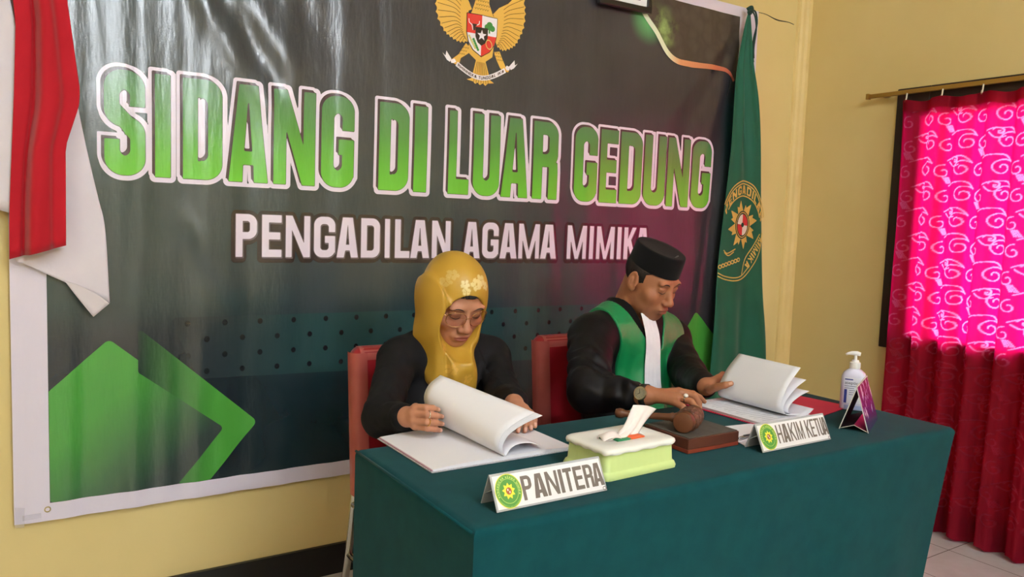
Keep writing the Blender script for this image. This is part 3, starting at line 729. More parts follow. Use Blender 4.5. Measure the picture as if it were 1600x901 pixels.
def cloth_trans(m, dif, tra, fac, rough=.6):
    N, L = nt(m); N.remove(N['Principled BSDF'])
    d = N.new('ShaderNodeBsdfDiffuse'); d.inputs[0].default_value = (*lin(dif), 1)
    t = N.new('ShaderNodeBsdfTranslucent'); t.inputs[0].default_value = (*tra, 1)
    g = N.new('ShaderNodeBsdfSheen'); g.inputs[0].default_value = (*lin(dif), 1)
    a = N.new('ShaderNodeMixShader'); a.inputs[0].default_value = fac; L.new(d.outputs[0], a.inputs[1]); L.new(t.outputs[0], a.inputs[2])
    b = N.new('ShaderNodeMixShader'); b.inputs[0].default_value = .04; L.new(a.outputs[0], b.inputs[1]); L.new(g.outputs[0], b.inputs[2])
    L.new(b.outputs[0], N['Material Output'].inputs[0])
cloth_trans(m_curt, (146, 34, 52), (.80, .002, .105), .5)
m_chead = bpy.data.materials.new('curtain_header'); m_chead.use_nodes = True
cloth_trans(m_chead, (146, 34, 52), (.80, .002, .105), .5)
a_ = node(m_curt, 'ShaderNodeVertexColor'); a_.layer_name = 'tint'
for nn in list(m_curt.node_tree.nodes):
    if nn.bl_idname in ('ShaderNodeBsdfTranslucent', 'ShaderNodeBsdfDiffuse'):
        x_ = node(m_curt, 'ShaderNodeMix', data_type='RGBA'); x_.inputs[6].default_value = nn.inputs[0].default_value
        x_.inputs[7].default_value = (.95, .16, .42, 1) if 'Trans' in nn.bl_idname else (*lin((154, 38, 56)), 1)
        m_curt.node_tree.links.new(a_.outputs[0], x_.inputs[0]); m_curt.node_tree.links.new(x_.outputs[2], nn.inputs[0])
curtain = thing('curtain', (3.33, -1.4, .01), 'crimson floor length curtain with rose scrolls glowing pink over the window', 'curtain')
# embroidered scrolls
def spiral(cx, cz, r, turns, a0, sgn):
    t = np.linspace(0, 1, 22); a = a0+sgn*turns*2*PI*t; rr = r*(1-.78*t); return np.stack([cx+rr*np.cos(a), cz+rr*np.sin(a)], 1)
PL = []
def motif(cx, cz, k):
    PL.append(spiral(cx, cz, .036, 1.35, PI*.75, -1)); PL.append(cat_rom([(cx-.030, cz+.022), (cx-.005, cz+.052), (cx+.040, cz+.050), (cx+.072, cz+.036)], 14))
    PL.append(spiral(cx+.085, cz-.012, .030, 1.1, PI*.55, -1))
    if k % 2: # rose bud
        for r_, a_ in ((.020, .3), (.014, 1.6), (.008, 2.9)): PL.append(spiral(cx+.028, cz+.036, r_, .9, a_, 1))
        PL.append(cat_rom([(cx+.010, cz+.018), (cx+.04, cz+.012), (cx+.062, cz+.030)], 8))
    else:
        for i in range(4): PL.append(np.array([(cx+.062+.007*i, cz+.048), (cx+.076+.007*i, cz+.074)]))
for r in range(16):
    for c in range(12): motif(-.70-.150*c-.012*(r % 2), 1.765-.108*r, r+c)
ss = .0015; NS, NZ = int(1.9/ss), int(1.9/ss); mask = np.zeros((NS, NZ), np.float32)
for p in PL:
    n_ = max(2, int(np.linalg.norm(np.diff(p, axis=0), axis=1).sum()/.001)); t_ = np.linspace(0, len(p)-1, n_); k_ = np.arange(len(p))
    sx_ = ((-np.interp(t_, k_, p[:, 0])-.5)/ss).astype(int); sz_ = (np.interp(t_, k_, p[:, 1])/ss).astype(int)
    g_ = (sx_ > 4) & (sx_ < NS-5) & (sz_ > 4) & (sz_ < NZ-5); mask[sx_[g_], sz_[g_]] = 1
acc_ = np.zeros_like(mask)
for dx in range(-3, 4):
    for dz in range(-3, 4):
        if dx*dx+dz*dz <= 2: acc_ = np.maximum(acc_, np.roll(np.roll(mask, dx, 0), dz, 1)*(1 if dx*dx+dz*dz <= 1 else .6))
nu, nv = 570, 610
Ug, Vg = np.meshgrid(np.linspace(0, 1, nu), np.linspace(0, 1, nv), indexing='ij')
x, y, z = cpt(Ug, Vg)
sg = (-(CY0+(CY1-CY0)*Ug)-.5)/ss; zg = (.012+1.84*Vg)/ss
att = acc_[np.clip(sg.astype(int), 0, NS-1), np.clip(zg.astype(int), 0, NZ-1)].ravel()
V = np.stack([x, y, z], -1).reshape(-1, 3); I = np.arange(nu*nv).reshape(nu, nv)
F = np.stack([I[:-1, :-1], I[:-1, 1:], I[1:, 1:], I[1:, :-1]], -1).reshape(-1, 4)
c_o = mk('curtain_cloth', V, F, m_curt, curtain, cols=np.repeat(att[:, None], 3, 1))
hm = MB().grid(np.stack([x, y, z], -1)[::3, -16::3, :]+np.array([-.0025, 0, .001])); hm.build('header_tape', m_chead, curtain)
m_hook = pmat('hook_plastic', (236, 226, 206), .4)
for y in (-.587, -.742, -.905, -1.080, -1.25, -1.42, -1.6, -1.8, -2.0, -2.2):
    h = MB(); h.tube([(3.315, y, 1.882), (3.314, y+.001, 1.862), (3.312, y+.002, 1.848), (3.316, y+.006, 1.844), (3.320, y+.007, 1.858)], .0032, 8); h.build('hook', m_hook, curtain)

# ------------------------------------------------------------ flags
def clothsheet(name, left, right, zs, n, yf, mat, parent, thick=.0008):
    zl = [p[1] for p in left]; G = []
    for t in np.linspace(0, 1, n[1]):
        L = np.array([np.interp(t, np.linspace(0, 1, len(left)), [p[k] for p in left]) for k in (0, 1)]); Rr = np.array([np.interp(t, np.linspace(0, 1, len(right)), [p[k] for p in right]) for k in (0, 1)])
        row = []
        for u in np.linspace(0, 1, n[0]):
            p = L+(Rr-L)*u; row.append((p[0], yf(u, t, p[0], p[1]), p[1]))
        G.append(row)
    o = MB().grid(G).build(name, mat, parent); solid_mod(o, thick); return o
def smoothpts(p, n=24): return [tuple(q) for q in cat_rom(p, n)]
m_fr = mottled('flag_red_cloth', (184, 20, 38), (174, 16, 32), 8, .75, .2, 420, .15, .0006, sheen=.2)
m_fw = mottled('flag_white_cloth', (226, 218, 224), (218, 210, 218), 7, .75, .2, 30, .35, .004)
flag = thing('flag', (-.30, -.09, 0), 'red and white flag hanging over left end of the banner', 'flag')
MB().tube([(-.30, -.10, .03), (-.30, -.10, 2.66)], .014, 16).build('pole', pmat('pole_wood', (150, 110, 60), .4), flag)
MB().lathe([(.082, 0), (.082, .03), (.04, .045), (.025, .07), (.018, .12)], 28, c=(-.30, -.10, 0)).build('pole_base', pmat('pole_iron', (40, 40, 42), .4), flag)
yr = lambda u, t, x, z: -.085-.022*math.sin(u*PI*2.6+.3+.5*t)-.012*math.sin(u*PI*6+1.5*t)-.012*t
byz = lambda pts, z0, z1, n=40: [(float(np.interp(-z, [-p[1] for p in pts], [p[0] for p in pts])), float(z)) for z in np.linspace(z0, z1, n)]
left = byz([(-.28, 2.62), (-.05, 2.20), (.022, 1.85), (.034, 1.74), (.027, 1.545), (.012, 1.24), (.010, 1.112)], 2.62, 1.112)
right = byz([(-.20, 2.64), (.08, 2.25), (.140, 1.90), (.158, 1.75), (.179, 1.570), (.176, 1.53), (.143, 1.42), (.141, 1.152)], 2.64, 1.152)
# front fold profile: a broad pleat with a crease left of the middle
def yred(u, t, x, z):
    cx = .36+.10*(1-t)+.05*math.sin(5*t); step = 1/(1+math.exp(-(u-cx)*60)); c2 = .74-.10*(1-t); step2 = 1/(1+math.exp(-(u-c2)*55)); dip = math.exp(-((u-cx+.06)/.045)**2)
    return -.080-.040*step+.022*step2*(1-.3*t)+.018*dip-.012*math.sin(u*PI)-.005*math.sin(11*u+3*t)
clothsheet('red_panel', left, right, None, (40, 60), yred, m_fr, flag)
left = smoothpts([(.06, 1.80), (.05, 1.6), (.03, 1.35), (.020, 1.20), (.024, 1.112), (.033, 1.104)])
right = smoothpts([(.140, 1.80), (.176, 1.545), (.204, 1.389), (.226, 1.28), (.242, 1.194), (.252, .985)])
yw = lambda u, t, x, z: -.050-.004*math.sin(u*5+2*t)-.002*math.sin(u*14+t*9)
clothsheet('white_panel', left, right, None, (34, 50), yw, m_fw, flag)
clothsheet('white_fold', smoothpts([(.138, 1.052), (.170, 1.003), (.209, .947)], 10), smoothpts([(.17, 1.04), (.215, 1.015), (.250, .985)], 10), None, (10, 12), lambda u, t, x, z: -.060-.004*u, mottled('flag_white_reverse', (220, 210, 214), (214, 206, 210), 7, .8), flag)
left = smoothpts([(-.22, 2.55), (-.16, 2.1), (-.12, 1.75), (-.13, 1.5), (-.14, 1.28)])
right = smoothpts([(-.16, 2.55), (-.06, 2.1), (.030, 1.755), (.030, 1.545), (.014, 1.235)])
clothsheet('white_side', left, right, None, (24, 40), lambda u, t, x, z: -.060-.012*math.sin(u*7), m_fw, flag)

# court flag at the right end
m_gf = mottled('green_flag_cloth', (10, 84, 62), (14, 94, 70), 6, .62, .3, 300, .12, .0006, sheen=.15)
gfl = thing('court_flag', (2.9, -.06, .12), 'long dark green court flag with gold emblem tied to right banner corner', 'flag')
gl_ = smoothpts([(2.862, 2.256), (2.842, 2.20), (2.806, 2.03), (2.790, 1.87), (2.785, 1.60), (2.780, 1.43), (2.748, 1.02), (2.728, .60), (2.72, .15)], 60)
gr_ = smoothpts([(2.872, 2.256), (2.890, 2.16), (2.912, 2.03), (2.960, 1.87), (2.998, 1.65), (3.023, 1.44), (3.076, .98), (3.122, .63), (3.15, .15)], 60)
def gy(u, z):
    k = np.clip((2.3-z)/.5, .1, 1)*(1-.86*np.exp(-((z-1.25)/.34)**4)); return -.072-.020*np.sin(u*6.8+.4)*k-.010*np.sin(u*15+1.5*z)*k
G = []
for (a, b) in zip(gl_, gr_):
    G.append([(a[0]+(b[0]-a[0])*u, float(gy(u, a[1])), a[1]+(b[1]-a[1])*u) for u in np.linspace(0, 1, 44)])
o = MB().grid(G).build('flag_cloth', m_gf, gfl); solid_mod(o, .001)
m_fg = mottled('gold_thread', (214, 184, 96), (196, 164, 76), 30, .45, .5)
GLz = np.array([p[1] for p in gl_])[::-1]; GLx = np.array([p[0] for p in gl_])[::-1]; GRx = np.array([p[0] for p in gr_])[::-1]
def onflag(V, off):
    l = np.interp(V[:, 1], GLz, GLx); r = np.interp(V[:, 1], GLz, GRx); u = np.clip((V[:, 0]-l)/(r-l), 0, 1)
    return np.stack([V[:, 0], gy(u, V[:, 1])-off, V[:, 1]], 1)
ec = np.array([2.905, 1.285])
def fem(name, vf, off, mat, par=gfl): return mk(name, onflag(vf[0], off), vf[1], mat, par)
oval = lambda a0, a1, rx, rz, n=50: np.array([(ec[0]+rx*math.cos(a), ec[1]-.03+rz*math.sin(a)) for a in np.linspace(a0, a1, n)])
arcs = [oval(.30, PI*.83, .152, .235), oval(.30, PI*.83, .142, .222), oval(.42, PI*.80, .128, .165),
        cat_rom([(2.752, 1.045), (2.80, 1.030), (2.87, 1.022), (2.94, 1.035), (2.99, 1.085), (3.035, 1.16), (3.045, 1.25)], 30), cat_rom([(2.752, 1.060), (2.80, 1.044), (2.87, 1.036), (2.93, 1.048), (2.975, 1.09)], 24),
        cat_rom([(2.925, 1.05), (2.94, 1.12), (2.985, 1.18), (3.03, 1.245)], 16), cat_rom([(2.785, 1.165), (2.81, 1.15), (2.85, 1.165), (2.865, 1.172)], 10), cat_rom([(2.79, 1.155), (2.82, 1.14), (2.855, 1.158)], 10)]
arcs += [np.array([(2.765+.021*k+.010*math.cos(a), 1.088+.0055*k+.008*math.sin(a)) for a in np.linspace(0, 2*PI, 12)]) for k in range(7)]
fem('emblem_outline', strokes(arcs, .0055), .0018, m_fg)
flame = []
for k in range(8):
    a = 2*PI*k/8+.2
    for (da, r) in ((0, .118), (.22, .086), (.34, .098), (.50, .062)):
        flame.append((ec[0]+.86*r*math.cos(a+da), ec[1]+r*math.sin(a+da)))
fem('emblem_sun', msq(lambda X, Z: s_poly(X, Z, flame), 2.77, 3.03, 1.15, 1.42, .003), .0018, m_fg)
m_fgd = pmat('flag_dark_green', (8, 58, 44), .6); m_fred = pmat('flag_emblem_red', (196, 44, 48), .6); m_fwh = pmat('flag_emblem_white', (224, 220, 206), .6)
el = lambda X, Z, rx, rz: (np.sqrt(((X-ec[0])/rx)**2+((Z-ec[1])/rz)**2)-1)*min(rx, rz)
fem('emblem_ring', msq(lambda X, Z: el(X, Z, .052, .066), 2.84, 2.97, 1.2, 1.37, .003), .0026, m_fgd)
fem('emblem_ring', msq(lambda X, Z: SUB(el(X, Z, .047, .060), el(X, Z, .043, .056)), 2.84, 2.97, 1.2, 1.37, .002), .0032, m_fg)
fem('emblem_field', msq(lambda X, Z: np.maximum(el(X, Z, .038, .050), (X-ec[0])*(Z-ec[1]+.1*(X-ec[0]))), 2.85, 2.96, 1.22, 1.35, .003), .0034, m_fwh)
fem('emblem_field', msq(lambda X, Z: np.maximum(el(X, Z, .038, .050), -(X-ec[0])*(Z-ec[1]+.1*(X-ec[0]))), 2.85, 2.96, 1.22, 1.35, .003), .0034, m_fred)
fem('emblem_star', msq(lambda X, Z: s_circ(X, Z, ec[0], ec[1], .011), 2.88, 2.93, 1.26, 1.31, .003), .0040, m_fgd)
LT = []; tt, tb_ = autotext('PENGADILAN', 1.0, 0, 1, .25)
for ch, (a, b) in zip(tt, tb_):
    v, f = msq(lambda X, Z: letter(ch, X, Z, (b-a)*9, 1.0, .24, .2, .25), -.1, (b-a)*9+.1, -.1, 1.1, .08)
    ang = PI*.86-(PI*.86-.28)*(a+v[:, 0]/9); rad = v[:, 1]
    LT.append((np.stack([ec[0]+(.128+.020*rad*0+.012*rad)*np.cos(ang), ec[1]-.03+(.173+.042*rad)*np.sin(ang)], 1), f))
V, F = merge2(LT); l_ = np.interp(V[:, 1], GLz, GLx)+.004; r_x = np.interp(V[:, 1], GLz, GRx)-.004
F = [f for f in F if all(l_[i] < V[i, 0] < r_x[i] for i in f)]; fem('emblem_lettering', (V, F), .0022, m_fg)
LT = []; tt, tb_ = autotext('MIMIKA', 1.0, 0, 1, .25)
for ch, (a, b) in zip(tt, tb_):
    v, f = msq(lambda X, Z: letter(ch, X, Z, (b-a)*6, 1.0, .24, .2, .25), -.1, (b-a)*6+.1, -.1, 1.1, .08)
    t = 1-(a+v[:, 0]/6); bx = 2.955+.085*t; bz = 1.085+.135*t; LT.append((np.stack([bx-(v[:, 1]-.5)*-.026, bz+(v[:, 1]-.5)*-.022], 1), f))
V, F = merge2(LT); r_x = np.interp(V[:, 1], GLz, GRx)-.003; F = [f for f in F if all(V[i, 0] < r_x[i] for i in f)]; fem('emblem_lettering', (V, F), .0022, m_fg)
m_cord = pmat('green_cord', (22, 60, 52), .7)
cd = MB(); cd.tube(cat_rom([(2.850, -.07, 2.262), (2.862, -.086, 2.272), (2.876, -.08, 2.262), (2.868, -.075, 2.245), (2.852, -.08, 2.25), (2.866, -.09, 2.262)], 24), .007, 8)
cd.tube(cat_rom([(2.868, -.08, 2.262), (2.905, -.075, 2.258), (2.925, -.07, 2.21), (2.918, -.06, 2.13), (2.93, -.055, 2.06), (2.935, -.055, 2.04)], 24), .004, 8)
cd.tube(cat_rom([(2.872, -.08, 2.262), (2.895, -.082, 2.235), (2.905, -.085, 2.18), (2.902, -.08, 2.10), (2.906, -.08, 2.05)], 24), .0035, 8); cd.build('tie_cord', m_cord, gfl)
# ------------------------------------------------------------ table and cloth
m_cloth = mottled('green_tablecloth', (4, 58, 63), (6, 65, 69), 20, .88, .12, 900, .25, .0008, sheen=.04)
TX0, TX1, TY0, TY1, TZ = .640, 2.150, -1.487, -.968, .75
def ring(inset, z, n=90, m=40):
    pts = []
    def side(a, b, nn, k):
        for i in range(nn):
            t = i/nn; pts.append((a[0]+(b[0]-a[0])*t, a[1]+(b[1]-a[1])*t, t, k))
    q = inset
    side((TX0+q, TY0+q), (TX1-q, TY0+q), n, 0); side((TX1-q, TY0+q), (TX1-q, TY1-q), m, 1); side((TX1-q, TY1-q), (TX0+q, TY1-q), n, 2); side((TX0+q, TY1-q), (TX0+q, TY0+q), m, 3)
    return pts
rows = []
NRM = {0: (0, -1), 1: (1, 0), 2: (0, 1), 3: (-1, 0)}
for th in np.linspace(0, PI/2, 7):
    rows.append([(p, .75-.016*(1-math.cos(th))*(1+1.1*max(0, p[2]-.3)*max(0, 1-max(0, p[2]-.7)*3.6)*(p[3] == 0)), .016-.016*math.sin(th)) for p in ring(.016-.016*math.sin(th), 0)])
R_ = [[(p[0], p[1], z) for (p, z, i) in r] for r in rows]
for z in np.linspace(.725, .012, 22):
    dn = (.735-z)/.72; r = []
    for (x, y, t, k) in ring(0, z):
        nx, ny = NRM[k]; s = x*1.0+y*.7
        w = dn*(.010*math.sin(s*9+.6)+.006*math.sin(s*21+2*dn))*(1 if k != 3 else .5)*math.sin(PI*min(max(t, .02), .98))
        X, Y = x+nx*w, y+ny*w
        cr = math.exp(-((x-TX1)/.22)**2)*math.exp(-((y-TY0)/.30)**2); X -= .085*cr*dn**.8; Y += .03*cr*dn
        cr2 = math.exp(-((x-TX1)/.25)**2); X -= .03*cr2*dn
        r.append((X, Y, z))
    R_.append(r)
n = len(R_[0]); V = [p for r in R_ for p in r]; F = []
for i in range(len(R_)-1):
    for k in range(n): k2 = (k+1) % n; F.append((i*n+k, (i+1)*n+k, (i+1)*n+k2, i*n+k2))
F.append(tuple(range(n)))
tc = mk('tablecloth', V, F, m_cloth); meta(tc, 'dark green tablecloth draped to the floor over the long table', 'tablecloth'); autosmooth(tc, 50)
hem = MB()
hem.tube([(TX0-.0005, TY1-.006, .7465), (TX0-.001, -1.2, .7468), (TX0-.0005, TY0+.006, .7455)], .0028, 8); hem.build('piped_seam', m_cloth, tc)

# ------------------------------------------------------------ chairs
m_vin = mottled('red_vinyl', (150, 24, 34), (138, 18, 28), 9, .34, .5, 300, .06, .0006)
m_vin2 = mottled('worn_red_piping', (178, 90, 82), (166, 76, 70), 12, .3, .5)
m_chr = pmat('chrome_tube', (200, 196, 188), .18, metal=1)
def rbox(c, h, r, n=5):
    """rounded box surface as lofted rounded-rect rings along y"""
    hx, hy, hz = h; out = []; m = MB(); rings = []
    for th in np.linspace(-PI/2, PI/2, 9):
        y = math.copysign(hy-r, th)+r*math.sin(th) if abs(th) > 1e-6 else 0; q = r*(1-math.cos(th)); rings.append((y, q))
    V = []
    for (y, q) in rings:
        for (sx, sz, a0) in ((1, 1, 0), (-1, 1, 90), (-1, -1, 180), (1, -1, 270)):
            for k in range(n+1):
                a = math.radians(a0+90*k/n); rr = max(r*1.6-q, .001)
                V.append((c[0]+sx*(hx-r*1.6)+rr*math.cos(a), c[1]+y, c[2]+sz*(hz-r*1.6)+rr*math.sin(a)))
    k = 4*(n+1); F = []
    for i in range(len(rings)-1):
        for j in range(k): j2 = (j+1) % k; F.append((i*k+j, i*k+j2, (i+1)*k+j2, (i+1)*k+j))
    F.append(tuple(range(k-1, -1, -1))); F.append(tuple((len(rings)-1)*k+j for j in range(k)))
    return V, F
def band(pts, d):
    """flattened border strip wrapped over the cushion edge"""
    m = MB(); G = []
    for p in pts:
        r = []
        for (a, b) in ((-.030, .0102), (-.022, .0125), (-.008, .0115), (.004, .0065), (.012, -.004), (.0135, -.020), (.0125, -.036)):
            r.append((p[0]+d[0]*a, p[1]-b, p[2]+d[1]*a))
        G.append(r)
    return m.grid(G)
def chair(x0, y0, label):
    t = thing('chair', (x0, y0, 0), label, 'chair', 'red vinyl chairs behind the table')
    V, F = rbox((x0, y0, .655), (.205, .030, .225), .022); tilt = lambda p: (p[0], p[1]+(p[2]-.45)*.10, p[2])
    V = [tilt(p) for p in V]; b = mk('backrest', V, F, m_vin, t); autosmooth(b, 60)
    for s in (-1, 1):
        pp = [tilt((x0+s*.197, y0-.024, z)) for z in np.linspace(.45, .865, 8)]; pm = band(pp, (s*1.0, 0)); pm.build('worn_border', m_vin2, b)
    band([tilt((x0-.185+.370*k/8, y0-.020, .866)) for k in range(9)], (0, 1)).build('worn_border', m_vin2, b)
    V, F = rbox((0, 0, 0), (.21, .035, .155), .024); V = [(x0+p[0], y0-.190+p[2], .455+p[1]) for p in V]; F = [q[::-1] for q in F]; autosmooth(mk('seat', V, F, m_vin, t), 60)
    for s in (-1, 1):
        MB().tube(cat_rom([(x0+s*.185, y0+.045, .60), (x0+s*.188, y0+.036, .48), (x0+s*.19, y0+.030, .42), (x0+s*.192, y0+.06, .25), (x0+s*.196, y0+.115, .012)], 14), .0115, 12).build('leg', m_chr, t)
        MB().tube(cat_rom([(x0+s*.19, y0-.24, .43), (x0+s*.191, y0-.30, .425), (x0+s*.192, y0-.325, .39), (x0+s*.196, y0-.335, .012)], 12), .0115, 12).build('leg', m_chr, t)
        MB().tube([(x0+s*.19, y0+.035, .41), (x0+s*.19, y0-.27, .415)], .0115, 12).build('side_rail', m_chr, t)
        MB().tube([(x0+s*.1925, y0+.062, .245), (x0+s*.1935, y0-.33, .245)], .009, 10).build('stretcher', m_chr, t)
    MB().tube([(x0-.19, y0+.045, .40), (x0+.19, y0+.045, .40)], .009, 10).build('cross_bar', m_chr, t)
    return t
chair(1.046, -.462, 'red vinyl chair behind the person in a mustard headscarf')
chair(1.700, -.462, 'red vinyl chair behind the person in the black cap')

# ------------------------------------------------------------ name plates
m_acr = pmat('clear_acrylic_edge', (176, 178, 182), .12, .6); m_plate = pmat('plate_white', (238, 236, 238), .3); m_txt = pmat('plate_letters', (112, 102, 96), .5)
m_pg = pmat('plate_emblem_green', (84, 150, 62), .5); m_py = pmat('plate_emblem_yellow', (236, 226, 70), .5); m_pr = pmat('plate_emblem_brown', (168, 92, 50), .5); m_pl = pmat('plate_emblem_pale', (190, 214, 110), .5); m_pw = pmat('plate_emblem_white', (236, 228, 220), .5)
def nameplate(label, B0, B1, top, back, bounds, txt, tz, stem):
    B0, B1 = Vector(B0), Vector(B1); w = (B1-B0).length; ux = (B1-B0)/w; up = Vector(top); h = up.length; uz = up/h; nrm = ux.cross(uz)
    t = thing('name_plate', tuple((B0+B1)/2), label, 'name plate', 'name plates on the table')
    P = lambda v, off: [tuple(B0+ux*float(a)+uz*float(b)+nrm*off) for a, b in v]
    def flat(vf, off, nm, m, par): return mk(nm, P(vf[0], off), vf[1], m, par, smooth=False)
    def plate(a, b, c, d, th, nm, m):
        n_ = (Vector(b)-Vector(a)).cross(Vector(d)-Vector(a)).normalized()*th; q = [Vector(p) for p in (a, b, c, d)]
        v = [tuple(p) for p in q]+[tuple(p-n_) for p in q]
        return mk(nm, v, [(0, 1, 2, 3), (7, 6, 5, 4), (0, 4, 5, 1), (1, 5, 6, 2), (2, 6, 7, 3), (3, 7, 4, 0)], m, t, smooth=False)
    T0, T1_ = B0+up, B1+up; K = Vector(back)
    fp = plate(B0, B1, T1_, T0, .0022, 'front_plate', m_acr)
    plate(B1+K, B0+K, T0+Vector((0, .0025, 0)), T1_+Vector((0, .0025, 0)), .0022, 'back_plate', m_acr)
    q = .0035; flat((np.array([(q, q), (w-q, q), (w-q, h-q), (q, h-q)]), [(0, 1, 2, 3)]), .0006, 'insert_card', m_plate, t)
    mid = K*.62+up*.36
    plate(B0+up*.62, B1+up*.62, B1+mid, B0+mid, .0012, 'inner_fold', m_acr)
    cx, cz, rx, rz = w*.128, h*.50, w*.112, h*.465
    E = lambda X, Z, k: (np.sqrt(((X-cx)/(rx*k))**2+((Z-cz)/(rz*k))**2)-1)*min(rx, rz)*k
    bx = (0, w*.26, 0, h)
    flat(msq(lambda X, Z: E(X, Z, 1), *bx, .0012), .0009, 'emblem_border', m_py, t); e = flat(msq(lambda X, Z: E(X, Z, .95), *bx, .0012), .0011, 'emblem', m_pg, t)
    flat(msq(lambda X, Z: np.maximum(E(X, Z, .72), -E(X, Z, .69)), *bx, .0007), .0013, 'emblem_ring', m_pl, t)
    flat(msq(lambda X, Z: np.maximum(E(X, Z, .90), -E(X, Z, .88)), *bx, .0007), .0013, 'emblem_ring', m_pl, t)
    LT = []
    for wd, a0, a1 in (('PENGADILAN AGAMA MIMIKA', PI*1.12, -PI*.12),):
        tt, tb_ = autotext(wd, 1.0, 0, 1, .3)
        for ch, (a, b) in zip(tt, tb_):
            v, f = msq(lambda X, Z: letter(ch, X, Z, (b-a)*16, 1.0, .2, .2, .2), -.1, (b-a)*16+.1, -.1, 1.1, .12)
            ang = a0+(a1-a0)*(a+v[:, 0]/16); k = .745+.115*v[:, 1]; LT.append((np.stack([cx+rx*k*np.cos(ang), cz+rz*k*np.sin(ang)], 1), f))
    flat(merge2(LT), .0013, 'emblem_lettering', m_pl, t)
    sun = [(cx+(.50 if k % 2 == 0 else .33)*rx*math.sin(PI*k/9), cz+(.50 if k % 2 == 0 else .33)*rz*math.cos(PI*k/9)) for k in range(18)]
    flat(msq(lambda X, Z: s_poly(X, Z, sun), *bx, .0009), .0015, 'emblem_sun', m_py, t)
    flat(msq(lambda X, Z: E(X, Z, .21), *bx, .0007), .0017, 'emblem_centre', m_pr, t)
    flat(msq(lambda X, Z: np.maximum(E(X, Z, .15), np.sin((X-cx)*900)*np.sin((Z-cz)*700)+.1), *bx, .0005), .0019, 'emblem_centre', m_pw, t)
    flat(merge2([msq(lambda X, Z: E(X, Z+cz-h*.22, .19), *bx, .0009)]), .0008, 'emblem_base', m_pg, t)
    for ch, (a, b) in zip(txt, bounds):
        a, b = a*w, b*w; z0, z1 = tz[0]*h, tz[1]*h
        flat(msq(lambda X, Z: letter(ch, X-a, Z-z0, b-a, z1-z0, min(stem, (b-a)*.6), stem*1.05, stem*1.4), a-.002, b+.002, z0-.002, z1+.002, .0009), .0010, 'letter', m_txt, t)
    mk_ = flat(msq(lambda X, Z: np.abs(np.sqrt(((X-w*.978)/(w*.016))**2+((Z-h*.075)/(h*.05))**2)-1)*.003-.0005, w*.955, w, 0, h*.15, .0005), .0011, 'maker_mark', m_txt, t)
    return t
nameplate('white tent name plate lettered PANITERA with round green emblem', (.714, -1.440, .7525), (.964, -1.440, .7525), (-.003, .026, .060), (0, .056, 0),
          [(.243, .330), (.340, .452), (.458, .566), (.580, .612), (.622, .704), (.716, .800), (.812, .896), (.894, .990)], 'PANITERA', (.17, .83), .0068)
nameplate('white tent name plate lettered HAKIM KETUA with round green emblem', (1.453, -1.412, .7525), (1.708, -1.412, .7525), (-.003, .026, .060), (0, .054, 0),
          [(.252, .325), (.332, .422), (.432, .510), (.518, .538), (.552, .632), (.674, .746), (.750, .810), (.814, .872), (.874, .930)], 'HAKIMKETU', (.20, .86), .0046)
# last letter of the second plate
_np = [o for o in bpy.data.objects if o.name.startswith('name_plate')][-1]
def plate_letter(ch, a, b, tz, stem, B0, w, top):
    up = Vector(top); h = up.length; uz = up/h; ux = Vector((1, 0, 0)); n_ = ux.cross(uz); a, b = a*w, b*w; z0, z1 = tz[0]*h, tz[1]*h
    v, f = msq(lambda X, Z: letter(ch, X-a, Z-z0, b-a, z1-z0, stem, stem*1.05, stem), a-.002, b+.002, z0-.002, z1+.002, .0009)
    mk('letter', [tuple(Vector(B0)+ux*float(p)+uz*float(q)+n_*.0010) for p, q in v], f, m_txt, _np, smooth=False)
plate_letter('A', .924, .996, (.20, .86), .0046, (1.453, -1.412, .7525), .255, (-.003, .026, .060))

# ------------------------------------------------------------ tissue box
def rr(cx, cy, hx, hy, r, z, rot=0., n=20, flute=0., fn=0, wav=0.):
    P = []; c, s = math.cos(rot), math.sin(rot)
    def add(x, y, nx, ny, q): P.append((x+nx*flute*math.cos(q*fn), y+ny*flute*math.cos(q*fn)))
    segs = [((hx, -hy+r), (hx, hy-r), 0), ((hx-r, hy), (-hx+r, hy), 90), ((-hx, hy-r), (-hx, -hy+r), 180), ((-hx+r, -hy), (hx-r, -hy), 270)]
    q = 0
    for (a, b, ang) in segs:
        nx, ny = math.cos(math.radians(ang)), math.sin(math.radians(ang))
        for k in range(n): t = k/n; add(a[0]+(b[0]-a[0])*t, a[1]+(b[1]-a[1])*t, nx, ny, q+t)
        q += 1; ccx, ccy = b[0]-nx*r, b[1]-ny*r
        for k in range(6):
            an = math.radians(ang+90*k/6); P.append((ccx+r*math.cos(an), ccy+r*math.sin(an)))
    N = len(P)
    return [(cx+c*x-s*y, cy+s*x+c*y, z+wav*math.sin(i*2*PI*18/N)) for i, (x, y) in enumerate(P)]
def loft(rings, cap0=True, cap1=True):
    n = len(rings[0]); V = [p for r in rings for p in r]; F = []
    for i in range(len(rings)-1):
        for k in range(n): k2 = (k+1) % n; F.append((i*n+k, i*n+k2, (i+1)*n+k2, (i+1)*n+k))
    if cap0: F.append(tuple(range(n-1, -1, -1)))
    if cap1: F.append(tuple((len(rings)-1)*n+k for k in range(n)))
    return V, F
m_lime = pmat('lime_plastic', (206, 226, 150), .35, .5); bsdf(m_lime).inputs['Subsurface Weight'].default_value = .0
m_lid = pmat('white_plastic', (240, 240, 234), .3); m_tis = mottled('tissue_paper', (240, 232, 228), (232, 222, 218), 20, .9, .1, 40, .5, .003)
bx_, by_, br_ = 1.094, -1.326, math.radians(2.5)
tb = thing('tissue_box', (bx_, by_, .75), 'lime green tissue box with white lid and tissue pulled up', 'tissue box')
